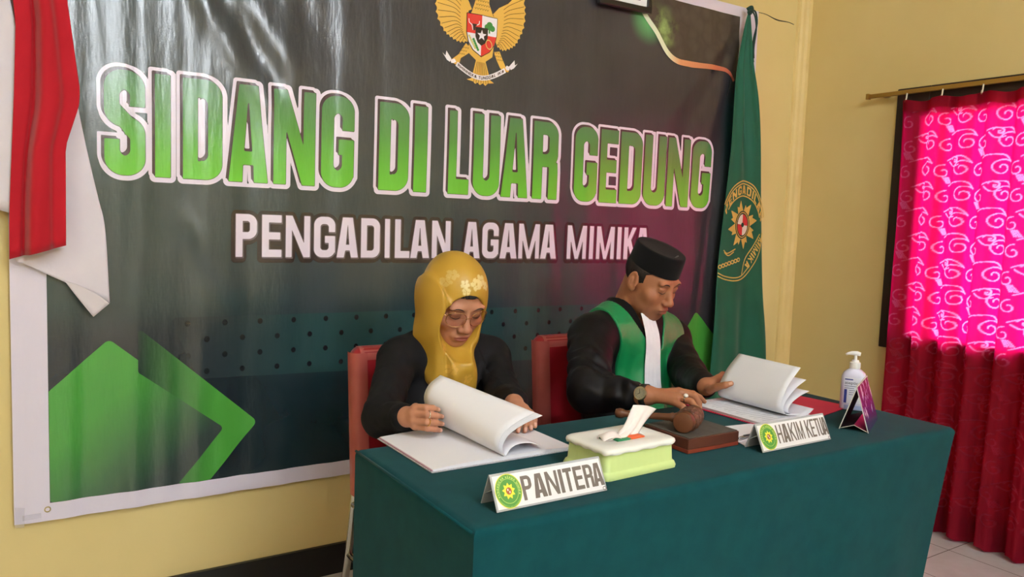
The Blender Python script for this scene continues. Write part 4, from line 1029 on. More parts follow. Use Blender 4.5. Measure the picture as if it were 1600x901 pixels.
rg = [rr(bx_, by_, .1035, .0705, .014, .7505, br_), rr(bx_, by_, .1045, .0715, .014, .756, br_), rr(bx_, by_, .1020, .0690, .014, .7635, br_), rr(bx_, by_, .1000, .0670, .014, .7650, br_), rr(bx_, by_, .0985, .0655, .014, .768, br_, flute=.0012, fn=60), rr(bx_, by_, .0965, .0635, .014, .803, br_, flute=.0012, fn=60)]
V, F = loft(rg); autosmooth(mk('base', V, F, m_lime, tb), 50)
rg = [rr(bx_, by_, .098, .065, .016, .8015, br_), rr(bx_, by_, .1020, .0690, .017, .8025, br_, wav=.0012), rr(bx_, by_, .1035, .0705, .018, .807, br_, wav=.0008), rr(bx_, by_, .1025, .0695, .018, .8115, br_), rr(bx_, by_, .098, .065, .018, .8145, br_), rr(bx_, by_, .085, .053, .02, .8155, br_), rr(bx_, by_, .062, .033, .030, .8150, br_), rr(bx_, by_, .058, .029, .028, .8125, br_), rr(bx_, by_, .057, .028, .027, .800, br_)]
V, F = loft(rg, True, False); autosmooth(mk('lid', V, F, m_lid, tb), 50)
pk = MB().box((-.055, -.026, 0), (.055, .026, .012)); pk.v = [(bx_+p[0], by_+p[1], .799+p[2]) for p in pk.v]; pk.build('tissue_pack', m_tis, tb, smooth=False)
m_or = pmat('pack_orange', (240, 104, 44), .5); m_gn = pmat('pack_green', (40, 140, 92), .5)
for lo, hi, m, nm in (((.004, -.026, .0125), (.044, -.004, .0165), m_or, 'pack_print_orange'), ((-.030, -.027, .0125), (.004, -.008, .0165), m_gn, 'pack_print_green'), ((-.050, -.004, .0125), (-.040, .012, .0155), m_gn, 'pack_print_green')):
    k = MB().box(lo, hi); k.v = [(bx_+p[0], by_+p[1], .799+p[2]) for p in k.v]; k.build(nm, m, tb, smooth=False)
G = []
for t in np.linspace(0, 1, 16):
    L = cat_rom([(1.040, -1.335, .812), (1.085, -1.325, .822), (1.112, -1.320, .838), (1.128, -1.318, .856), (1.143, -1.318, .872)], 16)[int(round(t*15))]
    Rr = cat_rom([(1.150, -1.330, .812), (1.166, -1.320, .820), (1.180, -1.316, .830), (1.196, -1.318, .844), (1.213, -1.320, .856)], 16)[int(round(t*15))]
    G.append([tuple(L+(Rr-L)*u+np.array([0, -.008*math.sin(u*PI*1.3)*(1-t*.6)-.004*math.sin(u*17)*(1-t)+.012*t*t, .004*math.sin(u*PI)])) for u in np.linspace(0, 1, 18)])
solid_mod(MB().grid(G).build('tissue', m_tis, tb), .0006)
G = [[(1.03+.05*u+.01*v, -1.345+.03*v, .8145+.012*math.sin(u*3)*math.sin(v*2.5+.4)+.005*v) for u in np.linspace(0, 1, 12)] for v in np.linspace(0, 1, 10)]
solid_mod(MB().grid(G).build('tissue_fold', m_tis, tb), .0006)

# ------------------------------------------------------------ gavel and sound block
m_blk = mottled('block_wood', (92, 48, 34), (72, 36, 26), 18, .5, .4, 60, .2, .001, stretch=(.2, 1, 1)); m_red_w = mottled('block_red_wood', (132, 56, 36), (112, 44, 30), 14, .45); m_pad = mottled('rubber_pad', (82, 78, 72), (72, 68, 62), 40, .8, .3, 200, .2, .0005)
sbk = thing('sound_block', (1.371, -1.265, .75), 'dark wooden sound block with grey pad under the gavel', 'sound block')
bevel_mod(MB().box((1.287, -1.338, .7512), (1.455, -1.190, .7600)).build('base_strip', m_red_w, sbk, smooth=False), .001)
bevel_mod(MB().box((1.287, -1.338, .7600), (1.455, -1.190, .7850)).build('block', m_blk, sbk, smooth=False), .002)
bevel_mod(MB().box((1.290, -1.335, .7850), (1.452, -1.193, .7872)).build('pad', m_pad, sbk, smooth=False), .001)
m_gv = mottled('carved_wood', (120, 80, 60), (62, 34, 26), 75, .42, .5, 110, 1.0, .005); m_gv2 = mottled('turned_wood', (104, 62, 38), (82, 46, 28), 20, .38, .5)
ga = thing('gavel', (1.35, -1.29, .7872), 'carved brown wooden gavel lying on the sound block', 'gavel')
ax = Vector((.88, .47, 0)).normalized(); R_g = Vector((0, 0, 1)).rotation_difference(ax).to_matrix(); gc = Vector((1.347, -1.278, .8125))
prof = [(.0005, -.050), (.020, -.050), (.0235, -.0485), (.0245, -.044), (.0245, -.030), (.0232, -.0285), (.0240, -.027), (.0248, -.020), (.0250, 0), (.0248, .020), (.0240, .027), (.0232, .0285), (.0245, .030), (.0245, .044), (.0235, .0485), (.020, .050), (.0005, .050)]
mb = MB().lathe(prof, 40, c=gc, R=R_g); hd = mb.build('head', m_gv2, ga); autosmooth(hd, 50)
# carved band: relief leaves round the middle
V = []; F = []; nu, nv = 72, 26
for i in range(nu):
    for j in range(nv):
        a = 2*PI*i/nu; z = -.0265+.053*j/(nv-1); q = abs(math.sin(4*a+z*130))*abs(math.sin(4*a-z*130)); r = .0248+.0042*q**.6*math.sin(PI*j/(nv-1))**.3
        V.append(gc+R_g @ Vector((r*math.cos(a), r*math.sin(a), z)))
for i in range(nu):
    for j in range(nv-1): i2 = (i+1) % nu; F.append((i*nv+j, i2*nv+j, i2*nv+j+1, i*nv+j+1))
mk('carved_band', V, F, m_gv, hd)
ha = Vector((-.60, .80, -.04)).normalized(); R_h = Vector((0, 0, 1)).rotation_difference(ha).to_matrix()
prof = [(.0005, .018), (.011, .018), (.0125, .030), (.0105, .034), (.0125, .038), (.0095, .045), (.0085, .06), (.0080, .09), (.0090, .13), (.0085, .152), (.0115, .158), (.0125, .166), (.010, .175), (.0005, .178)]
MB().lathe(prof, 24, c=gc, R=R_h).build('handle', m_gv2, ga)

# ------------------------------------------------------------ open ledger of the woman
m_paper = mottled('page_paper', (238, 236, 240), (232, 230, 236), 4, .75, .2); m_cov = pmat('ledger_cover', (34, 32, 40), .5); n_ = node(m_cov, 'ShaderNodeTexVoronoi'); n_.inputs['Scale'].default_value = 260
r_ = ramp(m_cov, n_.outputs[0], [(.35, (30, 28, 34)), (.5, (210, 205, 214))]); m_cov.node_tree.links.new(r_.outputs[0], bsdf(m_cov).inputs['Base Color'])
lg = thing('ledger', (.89, -1.06, .75), 'large open ledger with white pages being leafed through', 'book')
SX, Y0, Y1 = .889, -1.192, -.928
def sk(x, y): return x+.010*(y-Y1)/(Y0-Y1)*1.0     # slight skew of the book on the table
cv_ = MB().box((.711, Y0-.004, .7508), (1.078, Y1+.004, .7532)); bevel_mod(cv_.build('cover', m_cov, lg, smooth=False), .0008)
def pages(x0, x1, z0, h0, h1, nm):
    G = []; n = 20
    top = [(x0+(x1-x0)*t, .7534+h0+(h1-h0)*t**2+.003*math.sin(PI*t)) for t in np.linspace(0, 1, n)]
    rows = [[(x, y, z) for (x, z) in top] for y in np.linspace(Y0, Y1, 6)]
    m = MB().grid(rows)
    sk1 = [[(x, Y0, z) for (x, z) in top], [(x, Y0, .7533) for (x, z) in top]]; m.grid(sk1); m.grid([[(x, Y1, .7533) for (x, z) in top], [(x, Y1, z) for (x, z) in top]])
    m.grid([[(x0, Y0, .7533), (x0, Y1, .7533)], [(x0, Y0, top[0][1]), (x0, Y1, top[0][1])]])
    return m.build(nm, m_paper, lg, smooth=False)
pages(.716, SX, .7534, .0035, .007, 'left_pages'); pages(1.072, SX, .7534, .0045, .007, 'right_pages')
m_edge = pmat('pink_page_edge', (196, 150, 170), .6)
MB().box((.7135, Y0, .7535), (.7158, Y1, .7560)).build('page_edge', m_edge, lg, smooth=False)
def leaf(front, rear, nm, th=.0006, n=22, fl=0):
    f = cat_rom(front, n); r = cat_rom(rear, n); G = []
    for t in np.linspace(0, 1, 14): G.append([(f[i][0]+(r[i][0]-f[i][0])*t, Y0+(Y1-Y0)*t+.0, f[i][1]+(r[i][1]-f[i][1])*t) for i in range(n)])
    o = MB().grid(G).build(nm, m_paper, lg); solid_mod(o, th); return o
fr_ = [(.889, .760), (.876, .772), (.872, .792), (.886, .815), (.920, .834), (.962, .848)]; re_ = [(.889, .760), (.862, .775), (.838, .803), (.826, .838), (.838, .868), (.868, .889)]
leaf(fr_, re_, 'turning_page', .0012)
off = lambda P, k: [(x+k*.007*i/len(P)+.0012*k, z-k*.0035*i/len(P)) for i, (x, z) in enumerate(P)]
for k in (1, 2, 3): leaf(off(fr_, k), off(re_, k), 'turning_page')
leaf([(.889, .760), (.905, .778), (.930, .784), (.962, .780), (.992, .768)], [(.889, .760), (.90, .768), (.935, .769), (.97, .766), (.998, .763)], 'loose_page')

# ------------------------------------------------------------ papers, folder, pen in front of the judge
m_fold = mottled('red_card', (202, 40, 78), (194, 34, 72), 10, .6, .3)
fo_ = thing('folder', (1.86, -1.09, .75), 'open red card folder under the papers beside the sanitizer', 'folder')
def slab(pts, z, t, nm, m, par, **k):
    v = [(x, y, z) for x, y in pts]+[(x, y, z+t) for x, y in pts]; n = len(pts)
    return mk(nm, v, [tuple(range(n-1, -1, -1)), tuple(range(n, 2*n))]+[(i, (i+1) % n, n+(i+1) % n, n+i) for i in range(n)], m, par, smooth=False, **k)
slab([(1.846, -1.262), (2.090, -1.212), (2.062, -1.012), (1.852, -.975)], .7512, .0018, 'right_cover', m_fold, fo_)
slab([(1.646, -1.262), (1.846, -1.262), (1.852, -.975), (1.640, -.975)], .7512, .0018, 'left_cover', m_fold, fo_)
m_doc = mottled('document_paper', (234, 234, 240), (228, 228, 234), 5, .75, .2)
dcs = thing('document', (1.75, -1.11, .753), 'stack of printed pages on the red folder, top sheets lifted', 'papers')
slab([(1.652, -1.258), (1.858, -1.252), (1.856, -.985), (1.648, -.985)], .7531, .0060, 'page_stack', m_doc, dcs)
slab([(1.650, -1.254), (1.835, -1.246), (1.838, -.985), (1.644, -.990)], .7592, .0008, 'top_page', m_doc, dcs)
m_ink = pmat('ink', (168, 170, 178), .7); ln_ = MB()
for i in range(17):
    y = -1.00-.0145*i; x1 = 1.672+.016*(i % 3 == 0); ln_.box((x1, y, .76005), (1.735+.03*((i*7) % 3), y+.0016, .7602))
ln_.build('print_lines', m_ink, dcs, smooth=False)
def sheetC(fr, rr_, nm, y0, y1, th=.0006):
    f = cat_rom(fr, 26); r = cat_rom(rr_, 26); G = []
    for t in np.linspace(0, 1, 12): G.append([(f[i][0]+(r[i][0]-f[i][0])*t, y0+(y1-y0)*t, f[i][1]+(r[i][1]-f[i][1])*t) for i in range(26)])
    o = MB().grid(G).build(nm, m_doc, dcs); solid_mod(o, th); return o
cf = [(1.852, .7615), (1.805, .7625), (1.762, .768), (1.742, .786), (1.744, .815), (1.767, .852), (1.812, .893)]; cr = [(1.852, .7615), (1.805, .7625), (1.762, .768), (1.742, .786), (1.750, .815), (1.778, .855), (1.824, .895)]
sheetC(cf, cr, 'lifted_sheet', -1.236, -1.012)
c2 = [(1.853, .7612), (1.81, .7620), (1.772, .767), (1.755, .782), (1.765, .806), (1.80, .835), (1.845, .856)]; sheetC(c2, c2, 'lifted_sheet', -1.232, -1.014)
c3 = [(1.854, .7610), (1.82, .7616), (1.79, .766), (1.778, .777), (1.79, .795), (1.825, .812), (1.865, .822)]; sheetC(c3, c3, 'lifted_sheet', -1.230, -1.014)
c4 = [(1.80, .7610), (1.825, .7616), (1.845, .767), (1.862, .777)]; sheetC(c4, c4, 'loose_corner', -1.250, -1.02)
lp = thing('paper_sheet', (1.58, -1.28, .75), 'white sheets lying between the sound block and HAKIM KETUA plate', 'papers')
slab([(1.462, -1.352), (1.640, -1.318), (1.688, -1.222), (1.520, -1.200)], .7511, .0012, 'sheet', m_doc, lp)
slab([(1.470, -1.325), (1.640, -1.300), (1.690, -1.235), (1.515, -1.205)], .7524, .0012, 'sheet', m_doc, lp)
pn = thing('pen', (1.53, -1.318, .754), 'silver grey pen lying on the white sheets behind the plate', 'pen')
MB().tube([(1.478, -1.318, .7585), (1.490, -1.3165, .7585), (1.580, -1.306, .7585), (1.598, -1.304, .7585)], [.0022, .0042, .0042, .0030], 12).build('barrel', pmat('pen_silver', (176, 180, 190), .25, metal=.8), pn)
MB().box((1.50, -1.3185, .7625), (1.535, -1.3135, .7640)).build('clip', pmat('pen_clip', (70, 74, 90), .3, metal=.6), pn, smooth=False)
ps = thing('paper_slip', (1.68, -1.335, .75), 'small white card showing above the HAKIM KETUA plate', 'papers')
slab([(1.640, -1.352), (1.742, -1.352), (1.748, -1.300), (1.650, -1.296)], .7511, .0012, 'card', m_doc, ps)

# ------------------------------------------------------------ sanitizer bottle
m_bot = pmat('bottle_plastic', (214, 214, 236), .25, .5); m_pump = pmat('pump_white', (240, 240, 240), .35); m_lab = pmat('label_white', (226, 228, 240), .35); m_blue = pmat('label_blue', (42, 60, 140), .4); m_lt = pmat('label_grey', (96, 104, 128), .5)
bc = Vector((2.068, -1.232, .75)); vd = Vector((2.068, 1.318, 0)).normalized(); wx = Vector((vd.y, -vd.x, 0))
bt = thing('sanitizer_bottle', tuple(bc), 'white pump bottle of hand sanitizer behind the purple tent card', 'bottle')
def bp(x, y, z): return tuple(bc+wx*x+vd*y+Vector((0, 0, z)))
def sup(hx, hy, z, n=36, e=.62):
    return [bp(hx*math.copysign(abs(math.cos(a))**e, math.cos(a)), hy*math.copysign(abs(math.sin(a))**e, math.sin(a)), z) for a in np.linspace(0, 2*PI, n+1)[:-1]]
V, F = loft([sup(.030, .019, .001), sup(.0335, .0215, .003), sup(.0345, .022, .008), sup(.0345, .022, .085), sup(.0335, .0215, .098), sup(.029, .019, .109), sup(.020, .016, .117, e=.8), sup(.0135, .0135, .121, e=1), sup(.0125, .0125, .124, e=1)]); autosmooth(mk('bottle', V, F, m_bot, bt), 60)
V, F = loft([sup(.0145, .0145, .122, e=1), sup(.0148, .0148, .124, e=1), sup(.0145, .0145, .139, e=1), sup(.0105, .0105, .141, e=1), sup(.0095, .0095, .146, e=1), sup(.0045, .0045, .147, e=1), sup(.0042, .0042, .160, e=1)]); autosmooth(mk('pump_collar', V, F, m_pump, bt), 50)
mb = MB(); mb.tube([bp(.013, 0, .164), bp(.004, 0, .1655), bp(-.010, 0, .1655), bp(-.020, 0, .1635), bp(-.0265, 0, .1600)], [.0055, .0068, .0060, .0042, .0032], 14); mb.build('pump_head', m_pump, bt)
fy = -.0224
def lab(x0, x1, z0, z1, m, nm, off=0):
    V = []; N = 10
    for k in range(N+1):
        x = x0+(x1-x0)*k/N; y = -.022*(max(0, 1-abs(x/.0345)**(2/.62)))**(.31)-.0004-off; V += [bp(x, y, z0), bp(x, y, z1)]
    mk(nm, V, [(2*k, 2*k+2, 2*k+3, 2*k+1) for k in range(N)], m, bt)
lab(-.026, .027, .022, .097, m_lab, 'label'); lab(-.024, -.002, .0895, .0930, m_blue, 'label_bar', .0004); lab(-.024, -.0165, .022, .062, m_blue, 'label_panel', .0004)
for k, (a, b) in enumerate(((-.024, .010), (-.024, .002), (-.011, .02), (-.011, .014), (-.011, .018))): lab(a, b, .071-.006*k, .0725-.006*k, m_lt, 'label_text', .0004)
lab(-.022, .026, .004, .016, pmat('liquid_tint', (170, 186, 226), .2), 'clear_base', .0003)
def fontmesh(txt, size, fn, nm, m, par, xscale=1.0):
    cu = bpy.data.curves.new('t', 'FONT'); cu.body = txt; cu.size = size; cu.resolution_u = 3
    ob = bpy.data.objects.new('t', cu); COL.objects.link(ob); bpy.context.view_layer.update()
    me = ob.evaluated_get(bpy.context.evaluated_depsgraph_get()).to_mesh(); V = [fn(v.co.x*xscale, v.co.y) for v in me.vertices]; F = [tuple(p.vertices) for p in me.polygons]
    bpy.data.objects.remove(ob); bpy.data.curves.remove(cu); mk(nm, V, F, m, par, smooth=False)
fontmesh('aseptic', .0125, lambda x, z: bp(-.0235+x, -.0222-.0008, .0775+z), 'label_name', pmat('label_ink', (40, 44, 60), .5), bt)

# ------------------------------------------------------------ purple tent card
m_pur = pmat('tent_card_print', (110, 30, 110), .25)
n1 = noise(m_pur, 38, 4, coord='Object'); p_ = pos(m_pur); zz = maprange(m_pur, p_[2], .757, .866)
r1 = ramp(m_pur, zz, [(0, (40, 60, 96)), (.2, (70, 50, 110)), (.45, (120, 40, 120)), (1, (140, 40, 96))]); n2 = noise(m_pur, 60, 3, (1, 1, .5)); k_ = mathn(m_pur, 'MULTIPLY', maprange(m_pur, n2.outputs[0], .56, .62), maprange(m_pur, zz, .18, .3))
x_ = mixc(m_pur, k_, r1.outputs[0], (232, 190, 214)); m_pur.node_tree.links.new(x_.outputs[2], bsdf(m_pur).inputs['Base Color'])
m_cdk = pmat('card_black', (16, 13, 18), .65, .2); m_cdr = pmat('card_inner_red', (120, 24, 56), .35); m_ced = pmat('card_edge', (206, 206, 196), .5)
ct = thing('tent_card', (1.92, -1.36, .75), 'purple printed tent card standing at the right end of table', 'desk calendar')
A, B, L_ = Vector((1.824, -1.354, .7515)), Vector((1.856, -1.419, .7515)), Vector((.170, .080, 0)); Tp = Vector((1.843, -1.385, .868))
def quad(a, b, c, d, th, nm, m, m2=None):
    n_ = (b-a).cross(d-a).normalized()*th; v = [a, b, c, d, a-n_, b-n_, c-n_, d-n_]
    return mk(nm, [tuple(p) for p in v], [(0, 1, 2, 3), (7, 6, 5, 4), (0, 4, 5, 1), (1, 5, 6, 2), (2, 6, 7, 3), (3, 7, 4, 0)], [m, m2 or m, m_ced], ct, smooth=False, mids=[0, 1, 2, 2, 2, 2])
quad(B, B+L_, Tp+L_, Tp, .0024, 'front_panel', m_pur, m_cdk); quad(A+L_, A, Tp, Tp+L_, .0024, 'back_panel', m_cdk, m_cdk)
mid = (A+B)/2+Vector((0, 0, .016)); quad(A+Vector((.004, 0, .002)), mid, mid+L_, A+L_, .0015, 'base_flap', m_cdk); quad(mid, B+Vector((-.003, .003, .003)), B+L_, mid+L_, .0015, 'base_flap', m_cdr)
# ------------------------------------------------------------ people
def skinmat(name):
    m = pmat(name, (180, 130, 100), .52, .4)
    a = node(m, 'ShaderNodeVertexColor'); a.layer_name = 'tint'
    n = noise(m, 60, 3, coord='Object'); x = mixc(m, maprange(m, n.outputs[0], .4, .7, 0, .14), a.outputs[0], (120, 62, 46))
    m.node_tree.links.new(x.outputs[2], bsdf(m).inputs['Base Color'])
    n2 = noise(m, 420, 2); bump(m, n2.outputs[0], .10, .0006)
    bsdf(m).inputs['Subsurface Weight'].default_value = .08; bsdf(m).inputs['Subsurface Radius'].default_value = (.01, .004, .002); bsdf(m).inputs['Subsurface Scale'].default_value = .5
    return m
def head_sdf(q, male):
    """q: head frame, +y forward, +z up, eyes at z=0"""
    d = d_ell(q, (0, -.006, .026), (.0715, .084, .074)) if male else d_ell(q, (0, -.014, .032), (.074, .094, .084))
    jw = .058 if male else .052
    d = smin(d, d_ell(q, (0, .022, -.035), (.0625, .062, .084)), .030)
    d = smin(d, d_ell(q, (0, .026, -.074), (jw, .050, .040)), .028)
    d = smin(d, d_ell(q, (0, .060, -.098), (.022, .018, .016)), .024)
    a = np.abs(q[:, 0:1]); s = np.concatenate([a, q[:, 1:]], 1)
    d = smin(d, d_ell(s, (.028, .074, .021), (.026, .011, .009)), .014)
    d = smin(d, d_ell(s, (.044, .053, -.030), (.022, .022, .019)), .022)
    d = ssub(d, d_ell(s, (.031, .094, .001), (.019, .013, .0115)), .012)
    d = smin(d, d_ell(s, (.0315, .0695, -.002), (.0158, .0128, .0118)), .005)
    d = smin(d, d_ell(s, (.0315, .0735, .0045), (.0165, .0085, .0050)), .005)
    d = smin(d, d_ell(s, (.0305, .0715, -.0125), (.0135, .0065, .0035)), .006)
    d = smin(d, d_cone(q, (0, .077, .008), (0, .098, -.034), .0070, .0115 if male else .0105), .010)
    d = smin(d, d_ell(q, (0, .1005, -.0370), (.0115, .0100, .0095)), .007)
    d = smin(d, d_ell(s, (.0128, .0915, -.0400), (.0085, .0105, .0080)), .005)
    d = ssub(d, d_ell(s, (.0065, .0975, -.0490), (.0042, .006, .0035)), .003)
    d = smin(d, d_ell(q, (0, .078, -.066), (.026, .014, .017)), .014)
    d = smin(d, d_ell(q, (0, .0885, -.0645), (.0215, .0080, .0048)), .004)
    d = smin(d, d_ell(q, (0, .0875, -.0745), (.0185, .0085, .0058)), .004)
    d = ssub(d, d_ell(q, (0, .0985, -.0692), (.0235, .0100, .0012)), .0025)
    d = ssub(d, d_ell(q, (0, .090, -.0850), (.018, .006, .0045)), .008)
    # ears
    e = s-np.array([.0735, -.010, -.008]); c_, n_ = math.cos(.28), math.sin(.28)
    e = np.stack([e[:, 0]*c_-e[:, 1]*-n_, e[:, 1]*c_+e[:, 0]*-n_, e[:, 2]], 1)
    ear = d_ell(e, (.004, 0, .002), (.0075, .0175, .0300)); ear = smin(ear, d_ell(e, (.003, .006, -.024), (.006, .010, .010)), .006)
    ear = ssub(ear, d_ell(e, (.0115, .001, .006), (.0075, .0110, .0200)), .003); ear = smin(ear, d_ell(e, (.006, -.003, .000), (.0035, .005, .013)), .004); ear = smin(ear, d_cone(e, (.006, .010, .014), (.006, .012, -.010), .003, .004), .003)
    return smin(d, ear, .005)
def head_cols(q, base, lip, male):
    c = np.tile(np.array(lin(base)), (len(q), 1)); x, y, z = np.abs(q[:, 0]), q[:, 1], q[:, 2]
    def mix(w, col):
        w = np.clip(w, 0, 1)[:, None]; c[:] = c*(1-w)+np.array(lin(col))*w
    g = lambda cx, cy, cz, r: np.exp(-(((x-cx)/r[0])**2+((y-cy)/r[1])**2+((z-cz)/r[2])**2))
    mix(.35*g(.042, .06, -.032, (.022, .03, .018)), tuple(min(255, int(v*k)) for v, k in zip(base, (1.08, .86, .82))))
    mix(.35*g(0, .105, -.038, (.014, .02, .012)), tuple(min(255, int(v*k)) for v, k in zip(base, (1.06, .88, .84))))
    mix(.35*g(.031, .075, -.004, (.020, .02, .013)), tuple(int(v*.62) for v in base))
    if male: mix(.34*np.clip((-.052-z)/.02, 0, 1)*np.clip((y-.0)/.05, 0, 1)*np.clip(1-g(0, .09, -.07, (.02, .03, .008)), 0, 1), tuple(int(v*.55) for v in base))
    lipw = np.clip(1.3-np.sqrt((x/.0225)**2+((z+.0695)/.0098)**2)*1.15, 0, 1)*(y > .07); mix(np.clip(lipw*3, 0, 1)*.8, lip)
    return c
def chain(P, pts, radii, k=.003):
    d = d_cone(P, pts[0], pts[1], radii[0], radii[1])
    for i in range(1, len(pts)-1): d = smin(d, d_cone(P, pts[i], pts[i+1], radii[i], radii[i+1]), k)
    return d
def hand_sdf(P, wrist, fingers, thumb, sc=1.0, wr=(.023, .020)):
    w = np.array(wrist); d = None
    for f in fingers:
        b = np.array(f[0]); m = d_cone(P, w+(b-w)*.12, b, .0150*sc, .0105*sc); d = m if d is None else smin(d, m, .014)
    if thumb is not None: d = smin(d, d_cone(P, w+(np.array(thumb[0])-w)*.2, thumb[0], .0150*sc, .0125*sc), .016)
    for f in fingers: d = smin(d, chain(P, f, [.0098*sc, .0086*sc, .0078*sc, .0064*sc]), .0045)
    if thumb is not None: d = smin(d, chain(P, thumb, [.0120*sc, .0108*sc, .0096*sc, .0075*sc]), .005)
    return d
def near(P, c, rad, fn, far=.02):
    r = np.sqrt(((P-np.array(c))**2).sum(1)); d = r-rad+far*2; d = np.maximum(d, far); m = r < rad
    if m.any(): d[m] = fn(P[m])
    return d
def nails(P, c, fingers, dirs, col):
    for f, u in zip(fingers, dirs):
        t = np.array(f[-1]); v = t-np.array(f[-2]); v /= np.linalg.norm(v); u = np.array(u, float); u -= v*(u@v); u /= np.linalg.norm(u)
        q = P-(t-v*.002); a = q@v; b = q@u; s = np.sqrt(np.maximum((q**2).sum(1)-a*a-b*b, 0)); m = (np.abs(a) < .0055) & (b > .003) & (s < .0042) & (b < .011); c[m] = np.array(lin(col))
def surf_y(f, x, z, y0=-1.0, y1=-.4, n=300):
    x = np.asarray(x, float).ravel(); z = np.asarray(z, float).ravel(); ys = np.linspace(y0, y1, n); out = np.full(len(x), np.nan)
    for i in range(len(x)):
        P = np.stack([np.full(n, x[i]), ys, np.full(n, z[i])], 1); v = f(P); k = np.argmax(v < 0)
        if v[k] < 0: out[i] = ys[k]-(ys[1]-ys[0])*(v[k]/(v[k]-v[max(k-1, 0)]) if k > 0 and v[k] != v[k-1] else 0)
    return out
def local_front(male, x, z):
    """front surface y of the head at local (x, z)"""
    return surf_y(lambda Q: head_sdf(np.stack([Q[:, 0], -Q[:, 1], Q[:, 2]], 1), male), x, z, -.16, .02, 240)*-1
def face_tube(nm, fr, male, pts, r, mat, par, off=.0, n=16, flat=None):
    p = cat_rom([(a, b, 0) for a, b in pts], n); y = local_front(male, p[:, 0], p[:, 1])+off
    q = fr(np.stack([p[:, 0], y, p[:, 1]], 1)); rr_ = r if np.isscalar(r) else list(np.interp(np.linspace(0, 1, n), np.linspace(0, 1, len(r)), r))
    return MB().tube([tuple(v) for v in q], rr_, 8).build(nm, mat, par)
m_brow = pmat('brow_hair', (36, 24, 20), .8); m_mouth = pmat('mouth_line', (96, 44, 40), .6)
def features(fr, male, par):
    for s in (-1, 1):
        bw = [.0008, .0020, .0022, .0016, .0005] if male else [.0008, .0018, .0018, .0014, .0006]
        face_tube('eyebrow', fr, male, [(s*.014, .0175), (s*.026, .0225), (s*.038, .0230), (s*.050, .0165)], bw, m_brow, par, -.0006)
        face_tube('eyelash', fr, male, [(s*.0175, -.0060), (s*.025, -.0092), (s*.034, -.0098), (s*.0465, -.0058)], [.0005, .0010, .0011, .0007], m_brow, par, .0002)
    face_tube('mouth_line', fr, male, [(-.0225, -.0705), (-.010, -.0690), (0, -.0697), (.010, -.0690), (.0225, -.0705)], [.0005, .0009, .0009, .0009, .0005], m_mouth, par, -.0002)

# ---------------- woman
HW = Frame(rotm(math.radians(178.9), math.radians(-28.1), math.radians(.7)), (1.039, -.680, 1.043))
woman = thing('person', (1.04, -.62, .0), 'person in a mustard headscarf, glasses and black blazer leafing through a ledger', 'person', )
WR = dict(index=[(.7757, -.985, .8328), (.7878, -1.012, .8376), (.8057, -1.012, .8343), (.8250, -1.003, .8262)], middle=[(.7712, -.985, .8190), (.7879, -1.020, .8232), (.8117, -1.019, .8178), (.8340, -1.005, .8095)],
          ring=[(.7717, -.985, .8036), (.7875, -1.021, .8060), (.8123, -1.018, .8010), (.8365, -1.003, .7915)], little=[(.7770, -.983, .7890), (.7910, -1.014, .7900), (.8116, -1.013, .7848), (.8330, -1.001, .7765)])
WRt = [(.786, -.950, .800), (.800, -.942, .806), (.814, -.943, .811), (.826, -.949, .814)]
WRw = (.772, -.948, .803)
WL = dict(a=[(1.0516, -1.0, .8113), (1.0505, -1.03, .8054), (1.047, -1.05, .7884), (1.0392, -1.06, .7699)], b=[(1.0668, -1.0, .8097), (1.0656, -1.03, .8038), (1.0619, -1.05, .7883), (1.0557, -1.06, .7726)],
          c=[(1.0380, -1.0, .8092), (1.0322, -1.03, .7999), (1.0288, -1.05, .7864), (1.022, -1.055, .7700)], d=[(1.0810, -.996, .806), (1.080, -1.024, .800), (1.078, -1.042, .788), (1.073, -1.052, .775)])
WL = {k_: [(p[0]-.010, p[1], p[2]-.003) for p in v_] for k_, v_ in WL.items()}; WLw = (1.068, -.950, .806); WLt = [(1.036, -.975, .797), (1.018, -.995, .790), (1.003, -1.012, .784), (.992, -1.025, .781)]
WshR, WshL = (.893, -.632, .872), (1.214, -.602, .852); WelR, WelL = (.770, -.815, .772), (1.140, -.800, .772)
def woman_body(P):
    d = d_ell(P, (1.05, -.60, .72), (.135, .085, .22))
    d = smin(d, d_cone(P, WshR, WshL, .045, .045), .05)
    for s, e, w in ((WshR, WelR, WRw), (WshL, WelL, WLw)):
        d = smin(d, d_cone(P, s, e, .042, .036), .02); d = smin(d, d_cone(P, e, w, .036, .0235), .012)
    d = smin(d, d_cone(P, (1.04, -.625, 1.01), (1.045, -.585, .88), .046, .056), .02)
    d = smin(d, near(P, HW.t, .20, lambda Q: head_sdf(HW.inv(Q), False)), .012)
    d = smin(d, near(P, (.80, -.99, .806), .11, lambda Q: hand_sdf(Q, WRw, list(WR.values()), WRt, .86)), .008)
    d = smin(d, near(P, (1.055, -1.0, .80), .11, lambda Q: hand_sdf(Q, WLw, list(WL.values()), WLt, .86)), .008)
    return d
SK_W = (188, 132, 104)
V, F = surfnet(woman_body, (.70, -1.09, .50), (1.28, -.47, 1.175), .0021)
q = HW.inv(V); c = np.tile(np.array(lin(SK_W)), (len(V), 1)); hm_ = (q**2).sum(1) < .17**2; c[hm_] = head_cols(q[hm_], SK_W, (158, 78, 74), False)
nails(V, c, list(WR.values()), [(.0, -1, .2)]*4, (222, 170, 150)); nails(V, c, list(WL.values()), [(0, -1, .3)]*4, (222, 170, 150))
hmask = (V[:, 1] < -.94); c[hmask] *= np.array([1.0, .97, .95])
mk('body', V, F, skinmat('woman_skin'), woman, cols=c)
features(HW, False, woman)
